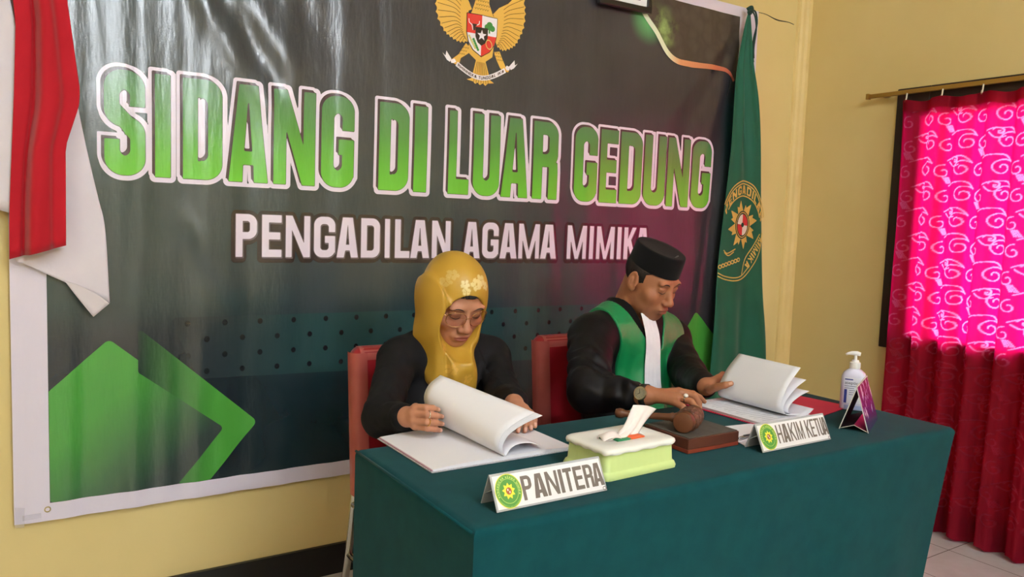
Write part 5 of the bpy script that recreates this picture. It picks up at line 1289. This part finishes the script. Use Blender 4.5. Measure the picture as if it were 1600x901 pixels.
# blazer
LAP = [(1.045, .70), (.985, .80), (.960, .86), (.975, .925), (1.0, .93), (1.035, .84)]
m_blz = mottled('black_blazer', (20, 19, 22), (15, 14, 17), 9, .72, .18, 700, .12, .0005)
def woman_coat(P):
    d = d_ell(P, (1.052, -.600, .70), (.165, .108, .24)); d = smin(d, d_ell(P, (1.052, -.618, .56), (.165, .115, .16)), .05)
    d = smin(d, d_cone(P, (WshR[0]+.012, WshR[1], WshR[2]+.004), (WshL[0]-.012, WshL[1], WshL[2]+.004), .056, .056), .045)
    d = smin(d, d_cone(P, (1.0, -.59, .93), (.915, -.62, .878), .030, .046), .04); d = smin(d, d_cone(P, (1.09, -.58, .925), (1.20, -.60, .862), .030, .046), .04)
    for s, e, w in ((WshR, WelR, WRw), (WshL, WelL, WLw)):
        w = np.array(w); e_ = np.array(e); w2 = e_+(w-e_)*.86
        d = smin(d, d_cone(P, s, e, .055, .045), .022); d = smin(d, d_cone(P, e, w2, .046, .031), .022)
    # folds: along the sleeves and across the elbows
    n1 = vnoise(P*np.array([1, 1, .55]), 24, 1); n2 = vnoise(P, 60, 2)
    el = np.minimum(np.sqrt(((P-np.array(WelR))**2).sum(1)), np.sqrt(((P-np.array(WelL))**2).sum(1)))
    w_ = np.exp(-(el/.12)**2); d = d+.0045*n1*(.35+w_)+.0016*n2*(.4+w_)
    d = d+.0035*np.sin(70*(P[:, 2]+.7*P[:, 0]+.25*n1*.1))*np.exp(-(((P[:, 0]-.80)/.06)**2+((P[:, 2]-.80)/.06)**2+((P[:, 1]+.77)/.1)**2))
    d = d+.012*np.exp(-(((P[:, 0]-.868)/.012)**2))*np.exp(-((P[:, 2]-.74)/.10)**2)*np.exp(-((P[:, 1]+.70)/.05)**2)
    # lapels stand proud of the front
    fr = np.clip((-.62-P[:, 1])/.02, 0, 1); X, Z = P[:, 0], P[:, 2]; m = fr > 0
    if m.any():
        l1 = s_poly(X[m], Z[m], LAP); l2 = s_poly(2.10-X[m], Z[m], LAP); d[m] -= .008*fr[m]/(1+np.exp(np.minimum(l1, l2)/.0012))
    # cuffs are open
    for w in (WRw, WLw): pass
    return np.maximum(d, .505-P[:, 2])
V, F = surfnet(woman_coat, (.68, -1.02, .44), (1.30, -.45, .99), .0032)
mk('blazer', V, F, m_blz, woman)
# headscarf
m_scarf = pmat("mustard_satin", (208, 158, 56), .42, .45)
a_ = node(m_scarf, 'ShaderNodeVertexColor'); a_.layer_name = 'tint'; m_scarf.node_tree.links.new(a_.outputs[0], bsdf(m_scarf).inputs['Base Color']); nb_ = noise(m_scarf, 500, 2); bump(m_scarf, nb_.outputs[0], .1, .0005)
def woman_scarf(P):
    q = HW.inv(P)
    d = d_ell(q, (0, -.016, .026), (.087, .107, .100)); d = smin(d, d_ell(q, (0, .018, -.030), (.081, .078, .094)), .03)
    d = smin(d, d_ell(q, (0, .034, -.085), (.066, .058, .044)), .03)
    d = smin(d, d_cone(P, HW(np.array([(0, -.040, -.03)]))[0], (1.056, -.588, .905), .066, .062), .04)
    d = smin(d, d_cone(P, (1.034, -.665, .945), (1.045, -.690, .85), .060, .050), .05); d = smin(d, d_cone(P, (1.045, -.690, .85), (1.048, -.706, .70), .048, .038), .05)
    d = smin(d, d_cone(P, (1.0, -.635, .93), (1.03, -.69, .80), .040, .034), .04)
    # wrapped layers: the edge runs from the temple under the chin to the far side
    def step(p0, p1, amp, wd, lim=None):
        L = math.hypot(p1[0]-p0[0], p1[1]-p0[1]); nx, nz = -(p1[1]-p0[1])/L, (p1[0]-p0[0])/L
        s = (P[:, 0]-p0[0])*nx+(P[:, 2]-p0[1])*nz; t = ((P[:, 0]-p0[0])*(p1[0]-p0[0])+(P[:, 2]-p0[1])*(p1[1]-p0[1]))/L/L
        en = 1/(1+np.exp(-np.clip((t+.02)*30, -40, 40)))/(1+np.exp(np.clip((t-1.02)*30, -40, 40))); f = np.clip((-.60-P[:, 1])/.03, 0, 1)
        return amp*en*f/(1+np.exp(np.clip(s/wd, -40, 40)))
    d = d-step((.955, 1.10), (1.070, .862), .011, .0022)-step((.958, 1.13), (.990, .80), .007, .003)+.006*np.exp(-(((P[:, 0]-.972)-(1.06-P[:, 2])*.10)/.006)**2)*np.clip((1.10-P[:, 2])/.05, 0, 1)*(P[:, 1] < -.58)
    n1 = vnoise(P*np.array([1, 1, .5]), 20, 5); lowz = np.clip((1.02-P[:, 2])/.1, 0, 1); d = d+.0055*n1*(.25+lowz)+.0042*np.sin(95*(P[:, 0]+.35*P[:, 2])+2*n1)*lowz*np.clip((.99-P[:, 2])/.06, 0, 1)*(P[:, 1] < -.6)
    # opening for the face
    op = d_ell(q, (0.006, .122, -.024), (.0720, .108, .0930)); d = ssub(d, op, .006)
    d = np.maximum(d, -(d_ell(q, (0, .02, -.01), (.064, .075, .105))+.004)*1.0) if False else d
    return np.maximum(d, .70-P[:, 2])
V, F = surfnet(woman_scarf, (.90, -.84, .69), (1.18, -.46, 1.185), .0026)
q = HW.inv(V); c = np.tile(np.array(lin((190, 148, 52))), (len(V), 1)); n_ = vnoise(V, 30, 9); c *= (1+.08*n_)[:, None]
fl = np.array(lin((224, 204, 140)))
def flower(cx, cy, cz, R, ph, w=.85):
    e = q-np.array((cx, cy, cz)); e1 = e[:, 0]; e2 = e[:, 2]*.8-e[:, 1]*.6; r = np.sqrt(e1**2+e2**2); a = np.arctan2(e2, e1)+ph; depth = np.abs(e[:, 1]*.8+e[:, 2]*.6) < .03
    m = (r < R*(.66+.34*np.abs(np.cos(2.5*a)))) & (r > R*.13) & (np.abs(np.sin(2.5*a+PI/2)) > .10+.04*r/R) & depth; c[m] = c[m]*(1-w)+fl*w
for fl_ in ((-.030, .050, .092, .017, .2, .9), (-.012, .062, .086, .018, 1.2, .95), (-.048, .052, .074, .013, .6, .9), (.020, .060, .086, .013, .4, .9), (.018, .070, .070, .012, .9, .9), (.045, .025, .095, .015, .3, .35), (.062, .02, .07, .014, .3, .3)): flower(*fl_)
fl = np.array(lin((222, 172, 78)))
for (x_, z_, R) in ((1.00, .86, .016), (1.02, .80, .018), (1.05, .83, .014), (.99, .92, .014), (1.04, .76, .016), (1.0, .77, .014)):
    e1, e2 = V[:, 0]-x_, V[:, 2]-z_; r = np.sqrt(e1**2+e2**2); a = np.arctan2(e2, e1); m = (r < R*(.66+.34*np.abs(np.cos(2.5*a)))) & (r > R*.15) & (np.abs(np.sin(2.5*a+PI/2)) > .15) & (V[:, 1] < -.62); c[m] = c[m]*.4+fl*.6
mk('headscarf', V, F, m_scarf, woman, cols=c)
def cap_under(P):
    q = HW.inv(P); d = np.abs(d_ell(q, (0, -.010, .030), (.0775, .0975, .0885)))-.0012; return np.maximum(np.maximum(d, .054-q[:, 2]), .02-q[:, 1])
V, F = surfnet(cap_under, HW.t-.16, HW.t+.16, .0026); mk('under_cap', V, F, pmat('black_under_cap', (18, 15, 16), .8), woman)
# glasses
m_gold2 = pmat('glasses_gold', (214, 170, 120), .25, metal=1); m_lens = bpy.data.materials.new('tinted_lens'); m_lens.use_nodes = True
gN, gL = nt(m_lens); tb2 = gN.new('ShaderNodeBsdfTransparent'); tb2.inputs[0].default_value = (.96, .91, .91, 1); gl2 = gN.new('ShaderNodeBsdfGlossy'); gl2.inputs['Roughness'].default_value = .05; mx2 = gN.new('ShaderNodeMixShader'); mx2.inputs[0].default_value = .07
gL.new(tb2.outputs[0], mx2.inputs[1]); gL.new(gl2.outputs[0], mx2.inputs[2]); gL.new(mx2.outputs[0], gN['Material Output'].inputs[0])
gs = MB(); GS = mk('glasses_tmp', [(0, 0, 0)], [], m_gold2) if False else None
rim = MB(); lens = []
for s in (-1, 1):
    pts = [(s*.0335+.0265*math.copysign(abs(math.cos(a))**.8, math.cos(a)), .0985-abs(s*.0335+.0265*math.cos(a))**2*4.2-.004, -.0065+.0225*math.copysign(abs(math.sin(a))**.8, math.sin(a))) for a in np.linspace(0, 2*PI, 33)]
    w_ = HW(np.array(pts)); rim.tube([tuple(p) for p in w_], .0010, 6, caps=False); lens.append(w_[:-1])
br = HW(np.array([(-.009, .0945, -.002), (-.004, .097, .001), (.004, .097, .001), (.009, .0945, -.002)])); rim.tube([tuple(p) for p in br], .0008, 6)
for s in (-1, 1):
    t_ = HW(np.array([(s*.0595, .080, .000), (s*.066, .072, .001), (s*.070, .03, .002), (s*.074, -.01, .004)])); rim.tube([tuple(p) for p in t_], .0009, 6)
glo = rim.build('glasses', m_gold2, woman)
for L in lens: mk('lens', [tuple(p) for p in L], [tuple(range(len(L)))], m_lens, glo, smooth=False)
def fring(nm, c, d, r, mat, par, th=.0011):
    R = Vector((0, 0, 1)).rotation_difference(Vector(d).normalized()).to_matrix(); pts = [Vector(c)+R @ Vector((r*math.cos(a), r*math.sin(a), 0)) for a in np.linspace(0, 2*PI, 21)]
    return MB().tube(pts, th, 8, caps=False).build(nm, mat, par)
m_goldr = pmat('ring_gold', (226, 178, 96), .25, metal=1); m_silv = pmat('ring_silver', (206, 204, 200), .2, metal=1)
fring('ring', (.7905, -1.021, .8055), (1, .1, -.2), .0088, m_goldr, woman); fring('ring', (.7905, -1.0205, .8225), (1, .05, -.2), .0090, m_silv, woman)
m_tro = mottled('dark_trousers', (32, 32, 36), (26, 26, 30), 10, .85)
def lower(cx, dx, f):
    def fn(P):
        d = d_ell(P, (cx, -.64, .578), (.16, .12, .075))
        for s in (-1, 1): d = smin(d, d_cone(P, (cx+s*.085, -.66, .575), (cx+s*.09+dx, -.895, .568), .070, .058), .03); d = smin(d, d_cone(P, (cx+s*.09+dx, -.895, .565), (cx+s*.095+dx, -.85, .11), .056, .042), .02)
        return d
    return fn
V, F = surfnet(lower(1.05, 0, 0), (.80, -1.16, .04), (1.30, -.45, .68), .008); mk('trousers', V, F, m_tro, woman)
m_shoe = pmat('shoe_black', (22, 20, 20), .4)
def shoe(cx, y):
    return lambda P: smin(np.maximum(d_ell(P, (cx, y-.022, .03), (.042, .088, .045)), .004-P[:, 2]), d_cone(P, (cx, y+.01, .05), (cx, y+.02, .10), .038, .040), .02)
for s in (-1, 1): V, F = surfnet(shoe(1.05+s*.095, -.845), (1.05+s*.095-.08, -.99, 0), (1.05+s*.095+.08, -.68, .15), .005); mk('shoe', V, F, m_shoe, woman)

# ---------------- judge
HM = Frame(rotm(math.radians(191.1), math.radians(-23.8), math.radians(1.2)), (1.766, -.680, 1.092))
man = thing('person', (1.75, -.62, 0), 'person in black judicial robe with green satin front and black cap reading papers', 'person')
TM = Frame(rotm(math.radians(188)), (1.752, -.622, .80))
MR = dict(index=[(1.550, -1.043, .812), (1.592, -1.056, .804), (1.620, -1.056, .791), (1.640, -1.0555, .777)], middle=[(1.528, -1.070, .816), (1.550, -1.100, .811), (1.560, -1.110, .793), (1.560, -1.114, .776)],
          ring=[(1.505, -1.088, .810), (1.518, -1.121, .804), (1.528, -1.130, .787), (1.527, -1.127, .770)], little=[(1.486, -1.092, .799), (1.490, -1.118, .791), (1.500, -1.125, .777), (1.505, -1.121, .766)])
MRw = (1.466, -1.008, .801); MRt = [(1.520, -.992, .792), (1.556, -.990, .784), (1.588, -1.000, .776), (1.612, -1.012, .770)]
ML = dict(index=[(1.7731, -.995, .8185), (1.8100, -.978, .8230), (1.8300, -.974, .8190), (1.8340, -.986, .8136)], middle=[(1.777, -.985, .8066), (1.818, -.966, .8055), (1.840, -.964, .8010), (1.843, -.978, .796)],
          ring=[(1.7726, -.980, .7943), (1.812, -.965, .7900), (1.832, -.965, .7850), (1.836, -.976, .781)], little=[(1.7652, -.978, .7850), (1.797, -.968, .7780), (1.816, -.968, .7730), (1.822, -.976, .770)])
ML = {k_: [(p[0], p[1]+.011, p[2]+.002) for p in v_] for k_, v_ in ML.items()}; MLt = [(1.7285, -.996, .7920), (1.7180, -1.030, .8070), (1.7210, -1.056, .8170), (1.7345, -1.066, .8225)]; MLw = (1.752, -.955, .790)
MshR, MshL = (1.535, -.672, .908), (1.962, -.592, .872); MelR, MelL = (1.402, -.838, .783), (1.868, -.775, .780)
def man_body(P):
    t = TM.inv(P); d = d_ell(t, (0, 0, -.04), (.16, .09, .22)); d = smin(d, d_cone(P, MshR, MshL, .05, .05), .05)
    for s, e, w in ((MshR, MelR, MRw), (MshL, MelL, MLw)):
        d = smin(d, d_cone(P, s, e, .046, .040), .02); d = smin(d, d_cone(P, e, w, .040, .028), .012)
    d = smin(d, d_cone(P, HM(np.array([(0, -.030, -.035)]))[0], (1.742, -.595, .93), .057, .066), .018)
    d = smin(d, near(P, HM.t, .20, lambda Q: head_sdf(HM.inv(Q)/1.03, True)*1.03), .012)
    d = smin(d, near(P, (1.545, -1.06, .795), .125, lambda Q: hand_sdf(Q, MRw, list(MR.values()), MRt, 1.02)), .008)
    d = smin(d, near(P, (1.775, -.995, .80), .12, lambda Q: hand_sdf(Q, MLw, list(ML.values()), MLt, 1.0)), .008)
    return d
SK_M = (170, 112, 80)
V, F = surfnet(man_body, (1.30, -1.18, .52), (2.07, -.46, 1.235), .0023)
q = HM.inv(V)/1.03; c = np.tile(np.array(lin(SK_M)), (len(V), 1)); hm_ = (q**2).sum(1) < .17**2; c[hm_] = head_cols(q[hm_], SK_M, (142, 82, 68), True)
nails(V, c, list(MR.values()), [(.3, -.4, 1), (.3, -.6, .8), (.2, -1, .3), (0, -1, .3)], (206, 156, 128)); nails(V, c, [MLt], [(-.2, -1, .4)], (206, 156, 128))
mk('body', V, F, skinmat('man_skin'), man, cols=c)
class _S:  # the judge's head is slightly larger: same frame, scaled
    def __call__(s, P): return HM(np.asarray(P)*1.03)
features(_S(), True, man)
# hair at the sides and back
m_hair = mottled('short_black_hair', (30, 24, 22), (44, 34, 30), 80, .75, .3, 500, .6, .001)
def man_hair(P):
    q = HM.inv(P)/1.03; n = vnoise(q, 220, 3)*.0008; d = np.abs(d_ell(q, (0, -.006, .026), (.0738, .0863, .0763))+n)-.0026
    x, y, z = np.abs(q[:, 0]), q[:, 1], q[:, 2]
    hl = np.where(y > -.012, .006+(y+.012)*.62, -.012+(y+.012)*.9); side = np.maximum(hl-z, y-.040-.10*(z-.02))
    burn = np.maximum(np.abs(y-.014)-.010, -.026-z)     # sideburn before the ear
    return np.maximum(np.maximum(d, np.minimum(side, burn)), z-.066)
V, F = surfnet(man_hair, HM.t-.17, HM.t+.17, .0022); mk('hair', V, F, m_hair, man)
# cap
m_cap = mottled('black_velvet', (11, 10, 11), (15, 14, 15), 30, .9, .15, 600, .3, .0006, sheen=.06)
def capring(rx, ry, z, tilt, cy=-.004, n=56): return [tuple(HM(np.array([(rx*math.cos(a), cy+ry*math.sin(a), z+tilt*ry*math.sin(a))]))[0]) for a in np.linspace(0, 2*PI, n+1)[:-1]]
V, F = loft([capring(.0740, .0860, .044, -.04), capring(.0775, .0900, .0425, -.04), capring(.0780, .0905, .045, -.04), capring(.0772, .0895, .075, -.02), capring(.0755, .0880, .103, 0), capring(.0740, .0865, .1075, 0), capring(.070, .0825, .1090, 0), capring(.055, .068, .1070, 0), capring(.020, .055, .1055, 0), capring(.002, .045, .1050, 0)])
o = mk('cap', V, F, m_cap, man); autosmooth(o, 55)
MB().tube([tuple(HM(np.array([(x_, .058+.004*math.sin(x_*90), .1095)]))[0]) for x_ in np.linspace(-.014, .012, 6)], .0022, 8).build('cap_badge', pmat('badge_grey', (92, 92, 92), .4, metal=.5), man)
# robe
m_robe = mottled('black_robe', (17, 14, 16), (12, 10, 12), 8, .55, .2, 500, .1, .0005)
NK = (1.742, -.598, .985)
CLP = [(0.036, .098, .135), (.044, .088, .158), (.060, .062, .186), (.068, .014, .208), (.052, -.036, .222), (0, -.056, .228), (-.052, -.036, .222), (-.068, .014, .208), (-.060, .062, .186), (-.044, .088, .158), (-.036, .098, .135)]
def man_robe0(P):
    t = TM.inv(P); d = d_ell(t, (0, -.006, -.05), (.188, .108, .25)); d = smin(d, d_ell(t, (0, .01, -.20), (.185, .135, .16)), .05)
    d = smin(d, d_cone(P, (MshR[0]+.012, MshR[1], MshR[2]), (MshL[0]-.012, MshL[1], MshL[2]), .062, .062), .06)
    d = smin(d, d_cone(P, NK, MshR, .056, .058), .05); d = smin(d, d_cone(P, NK, MshL, .056, .058), .05)
    return d
def man_robe(P):
    d = man_robe0(P)
    for s, e, w, k, ra in ((MshR, MelR, MRw, .76, .068), (MshL, MelL, MLw, .88, .058)):
        e_ = np.array(e); w2 = e_+(np.array(w)-e_)*k
        d = smin(d, d_cone(P, s, e, ra, ra-.004), .025); d = smin(d, d_cone(P, e, w2, ra-.006, .041), .03)
    n1 = vnoise(P*np.array([1, 1, .5]), 20, 11); n2 = vnoise(P*np.array([1, 1, .6]), 52, 12)
    el = np.minimum(np.sqrt(((P-np.array(MelR))**2).sum(1)), np.sqrt(((P-np.array(MelL))**2).sum(1))); w_ = np.exp(-(el/.14)**2)
    d = d+.0045*n1*(.3+w_)+.0020*n2*(.3+w_)
    # long drag folds from the shoulder seam to the inner elbow
    ph = (P[:, 0]-1.40)*.9+(P[:, 2]-.80)*.75+(P[:, 1]+.80)*.4; d = d+.0045*np.sin(ph*105+2.2*n1)*np.exp(-(((P[:, 0]-1.43)/.075)**2+((P[:, 2]-.84)/.075)**2))
    fa = (P[:, 0]-1.42)*1.0+(P[:, 1]+.93)*-.7; d = d+.0035*np.sin(fa*110+2*n1)*np.exp(-(((P[:, 0]-1.43)/.06)**2+((P[:, 1]+.94)/.07)**2+((P[:, 2]-.79)/.06)**2))
    t = TM.inv(P)
    cb = None
    for a, b in zip(CLP[:-1], CLP[1:]): v = d_cone(t, a, b, .0135, .0135); cb = v if cb is None else np.minimum(cb, v)
    d = np.minimum(d, 1e9); d = ssub(d, d_cone(P, (1.744, -.607, 1.05), (1.752, -.680, .950), .074, .036), .006)
    return np.maximum(d, .505-P[:, 2])
V, F = surfnet(man_robe, (1.27, -1.06, .44), (2.10, -.44, 1.09), .0034)
mk('robe', V, F, m_robe, man)
# green satin front
m_sat = pmat('green_satin', (18, 128, 74), .34, .6, sheen=.0); n_ = noise(m_sat, 5, 2, coord='Object'); r_ = ramp(m_sat, n_.outputs[0], [(.35, (14, 118, 66)), (.65, (24, 138, 82))]); m_sat.node_tree.links.new(r_.outputs[0], bsdf(m_sat).inputs['Base Color']); bsdf(m_sat).inputs['Anisotropic'].default_value = .5
bt_ = node(m_sat, 'ShaderNodeTexNoise'); bt_.inputs['Scale'].default_value = 10; bt_.inputs['Detail'].default_value = 1; bump(m_sat, bt_.outputs[0], .25, .012)
def man_satin(P):
    t = TM.inv(P); d0 = man_robe0(P)
    x, y, z = t[:, 0], t[:, 1], t[:, 2]
    n1 = vnoise(P*np.array([1, 1, .45]), 17, 15); fold = .0035*n1*(.5+np.clip(-z*4, 0, 1))+.0045*np.sin(x*85+1.5*n1+8*z)*np.clip((.10-z)/.12, 0, 1)*np.clip((.16-np.abs(x))/.05, 0, 1)
    d = d0-.0065+fold
    wv = np.interp(z, [-.3, -.2, -.06, .04, .10, .16, .25], [.138, .140, .142, .150, .162, .172, .172])+.022*(x < 0); ed = np.abs(x)-wv
    reg = np.maximum(ed, -.055-y); reg = np.maximum(reg, -.26-z)
    vn = np.interp(z, [.06, .10, .16, .20, .24], [.032, .045, .084, .106, .118]); vcut = np.maximum(np.abs(x)-vn, .065-z); d = np.maximum(np.maximum(d, reg), -vcut)
    return np.maximum(d, -(d0+.006))
V, F = surfnet(man_satin, (1.48, -.86, .50), (2.03, -.48, 1.07), .003)
mk('satin_front', V, F, m_sat, man)
m_seam = pmat('satin_seam', (12, 96, 58), .5)
# white pleated jabot
m_jab = mottled('white_cotton', (240, 236, 242), (232, 228, 236), 30, .8, .2)
G = []; nz = 26; nx = 25
tops = np.linspace(.982, .742, nz)
base_x = np.interp(tops, [.768, .972], [1.742, 1.746]); w_ = np.interp(tops, [.768, .972], [.037, .031])
for iz in range(nz):
    xs = base_x[iz]+np.linspace(-1, 1, nx)*w_[iz]; ys = surf_y(lambda P: man_robe0(P)-.008, xs, np.full(nx, tops[iz]), -.95, -.5)
    for i in range(nx):
        if np.isnan(ys[i]): ys[i] = -.72
    ym = np.minimum(ys, np.median(ys)+.004)-.004; G.append([(xs[i], ym[i]-.0022*(i % 6)/6-.004*iz/nz, tops[iz]) for i in range(nx)])
for iz in range(1, nz):   # hangs straight: never steps back under the belly
    for i in range(nx): G[iz][i] = (G[iz][i][0], min(G[iz][i][1], G[iz-1][i][1]+.002), G[iz][i][2])
jb = MB().grid(G).build('jabot', m_jab, man, smooth=False); solid_mod(jb, .0012)
# watch and ring
m_steel = pmat('watch_steel', (186, 176, 156), .3, metal=1); m_dial = pmat('watch_dial', (150, 142, 118), .4)
wc = Vector(MRw); wn = Vector((-.80, -.52, .34)).normalized(); wa = (Vector(MRw)-Vector(MelR)).normalized(); wn = (wn-wa*wn.dot(wa)).normalized(); Rw = Vector((0, 0, 1)).rotation_difference(wn).to_matrix(); wc = Vector(MRw)-wa*.006+wn*.0300
wt = MB().lathe([(.0005, -.004), (.0178, -.004), (.0190, -.002), (.0190, .002), (.0178, .0035), (.0164, .0035), (.0162, .0022), (.0005, .0022)], 30, c=wc, R=Rw).build('watch', m_steel, man); autosmooth(wt, 40)
MB().lathe([(.0005, .0024), (.0160, .0024)], 30, c=wc, R=Rw, caps=False).build('watch_dial', m_dial, wt)
hd_ = MB()
for a, L in ((.6, .010), (2.4, .008)): d_ = Rw @ Vector((math.cos(a), math.sin(a), 0)); hd_.tube([wc+wn*.003, wc+wn*.003+d_*L], .0006, 6)
for k in range(12): d_ = Rw @ Vector((math.cos(PI*k/6), math.sin(PI*k/6), 0)); hd_.tube([wc+wn*.0028+d_*.0105, wc+wn*.0028+d_*.0125], .0006, 5)
hd_.build('watch_hands', pmat('watch_ink', (40, 38, 34), .5), wt)
sb_ = Vector(MRw)+wa*.0; sd = wn.cross(wa).normalized()
st = [sb_-wa*.006+wn*(.0280*math.cos(a))+sd*(.0290*math.sin(a)) for a in np.linspace(0, 2*PI, 33)]
V = []; 
for p in st: V += [tuple(p-wa*.0085), tuple(p+wa*.0085)]
so = mk('watch_strap', V, [(2*k, 2*k+1, 2*k+3, 2*k+2) for k in range(len(st)-1)], pmat('strap_black', (26, 24, 24), .5), wt); solid_mod(so, .002, 1)
rc = Vector((1.512, -1.106, .8075)); rd = Vector((.35, -.9, -.15)); ro = fring('ring', rc, rd, .0098, m_silv, man, .0014)
MB().lathe([(.0005, .0), (.0060, .0), (.0068, .002), (.0055, .005), (.003, .0065), (.0005, .007)], 16, c=rc+Vector((-.0035, -.004, .0085)), R=Vector((0, 0, 1)).rotation_difference(Vector((-.3, -.45, .9))).to_matrix()).build('ring_stone', pmat('stone', (226, 222, 214), .1, .8), ro)
V, F = surfnet(lower(1.75, -.06, 0), (1.50, -1.16, .04), (2.05, -.45, .68), .008); mk('trousers', V, F, m_tro, man)
for s in (-1, 1): V, F = surfnet(shoe(1.69+s*.095, -.845), (1.69+s*.095-.08, -.99, 0), (1.69+s*.095+.08, -.68, .15), .005); mk('shoe', V, F, m_shoe, man)
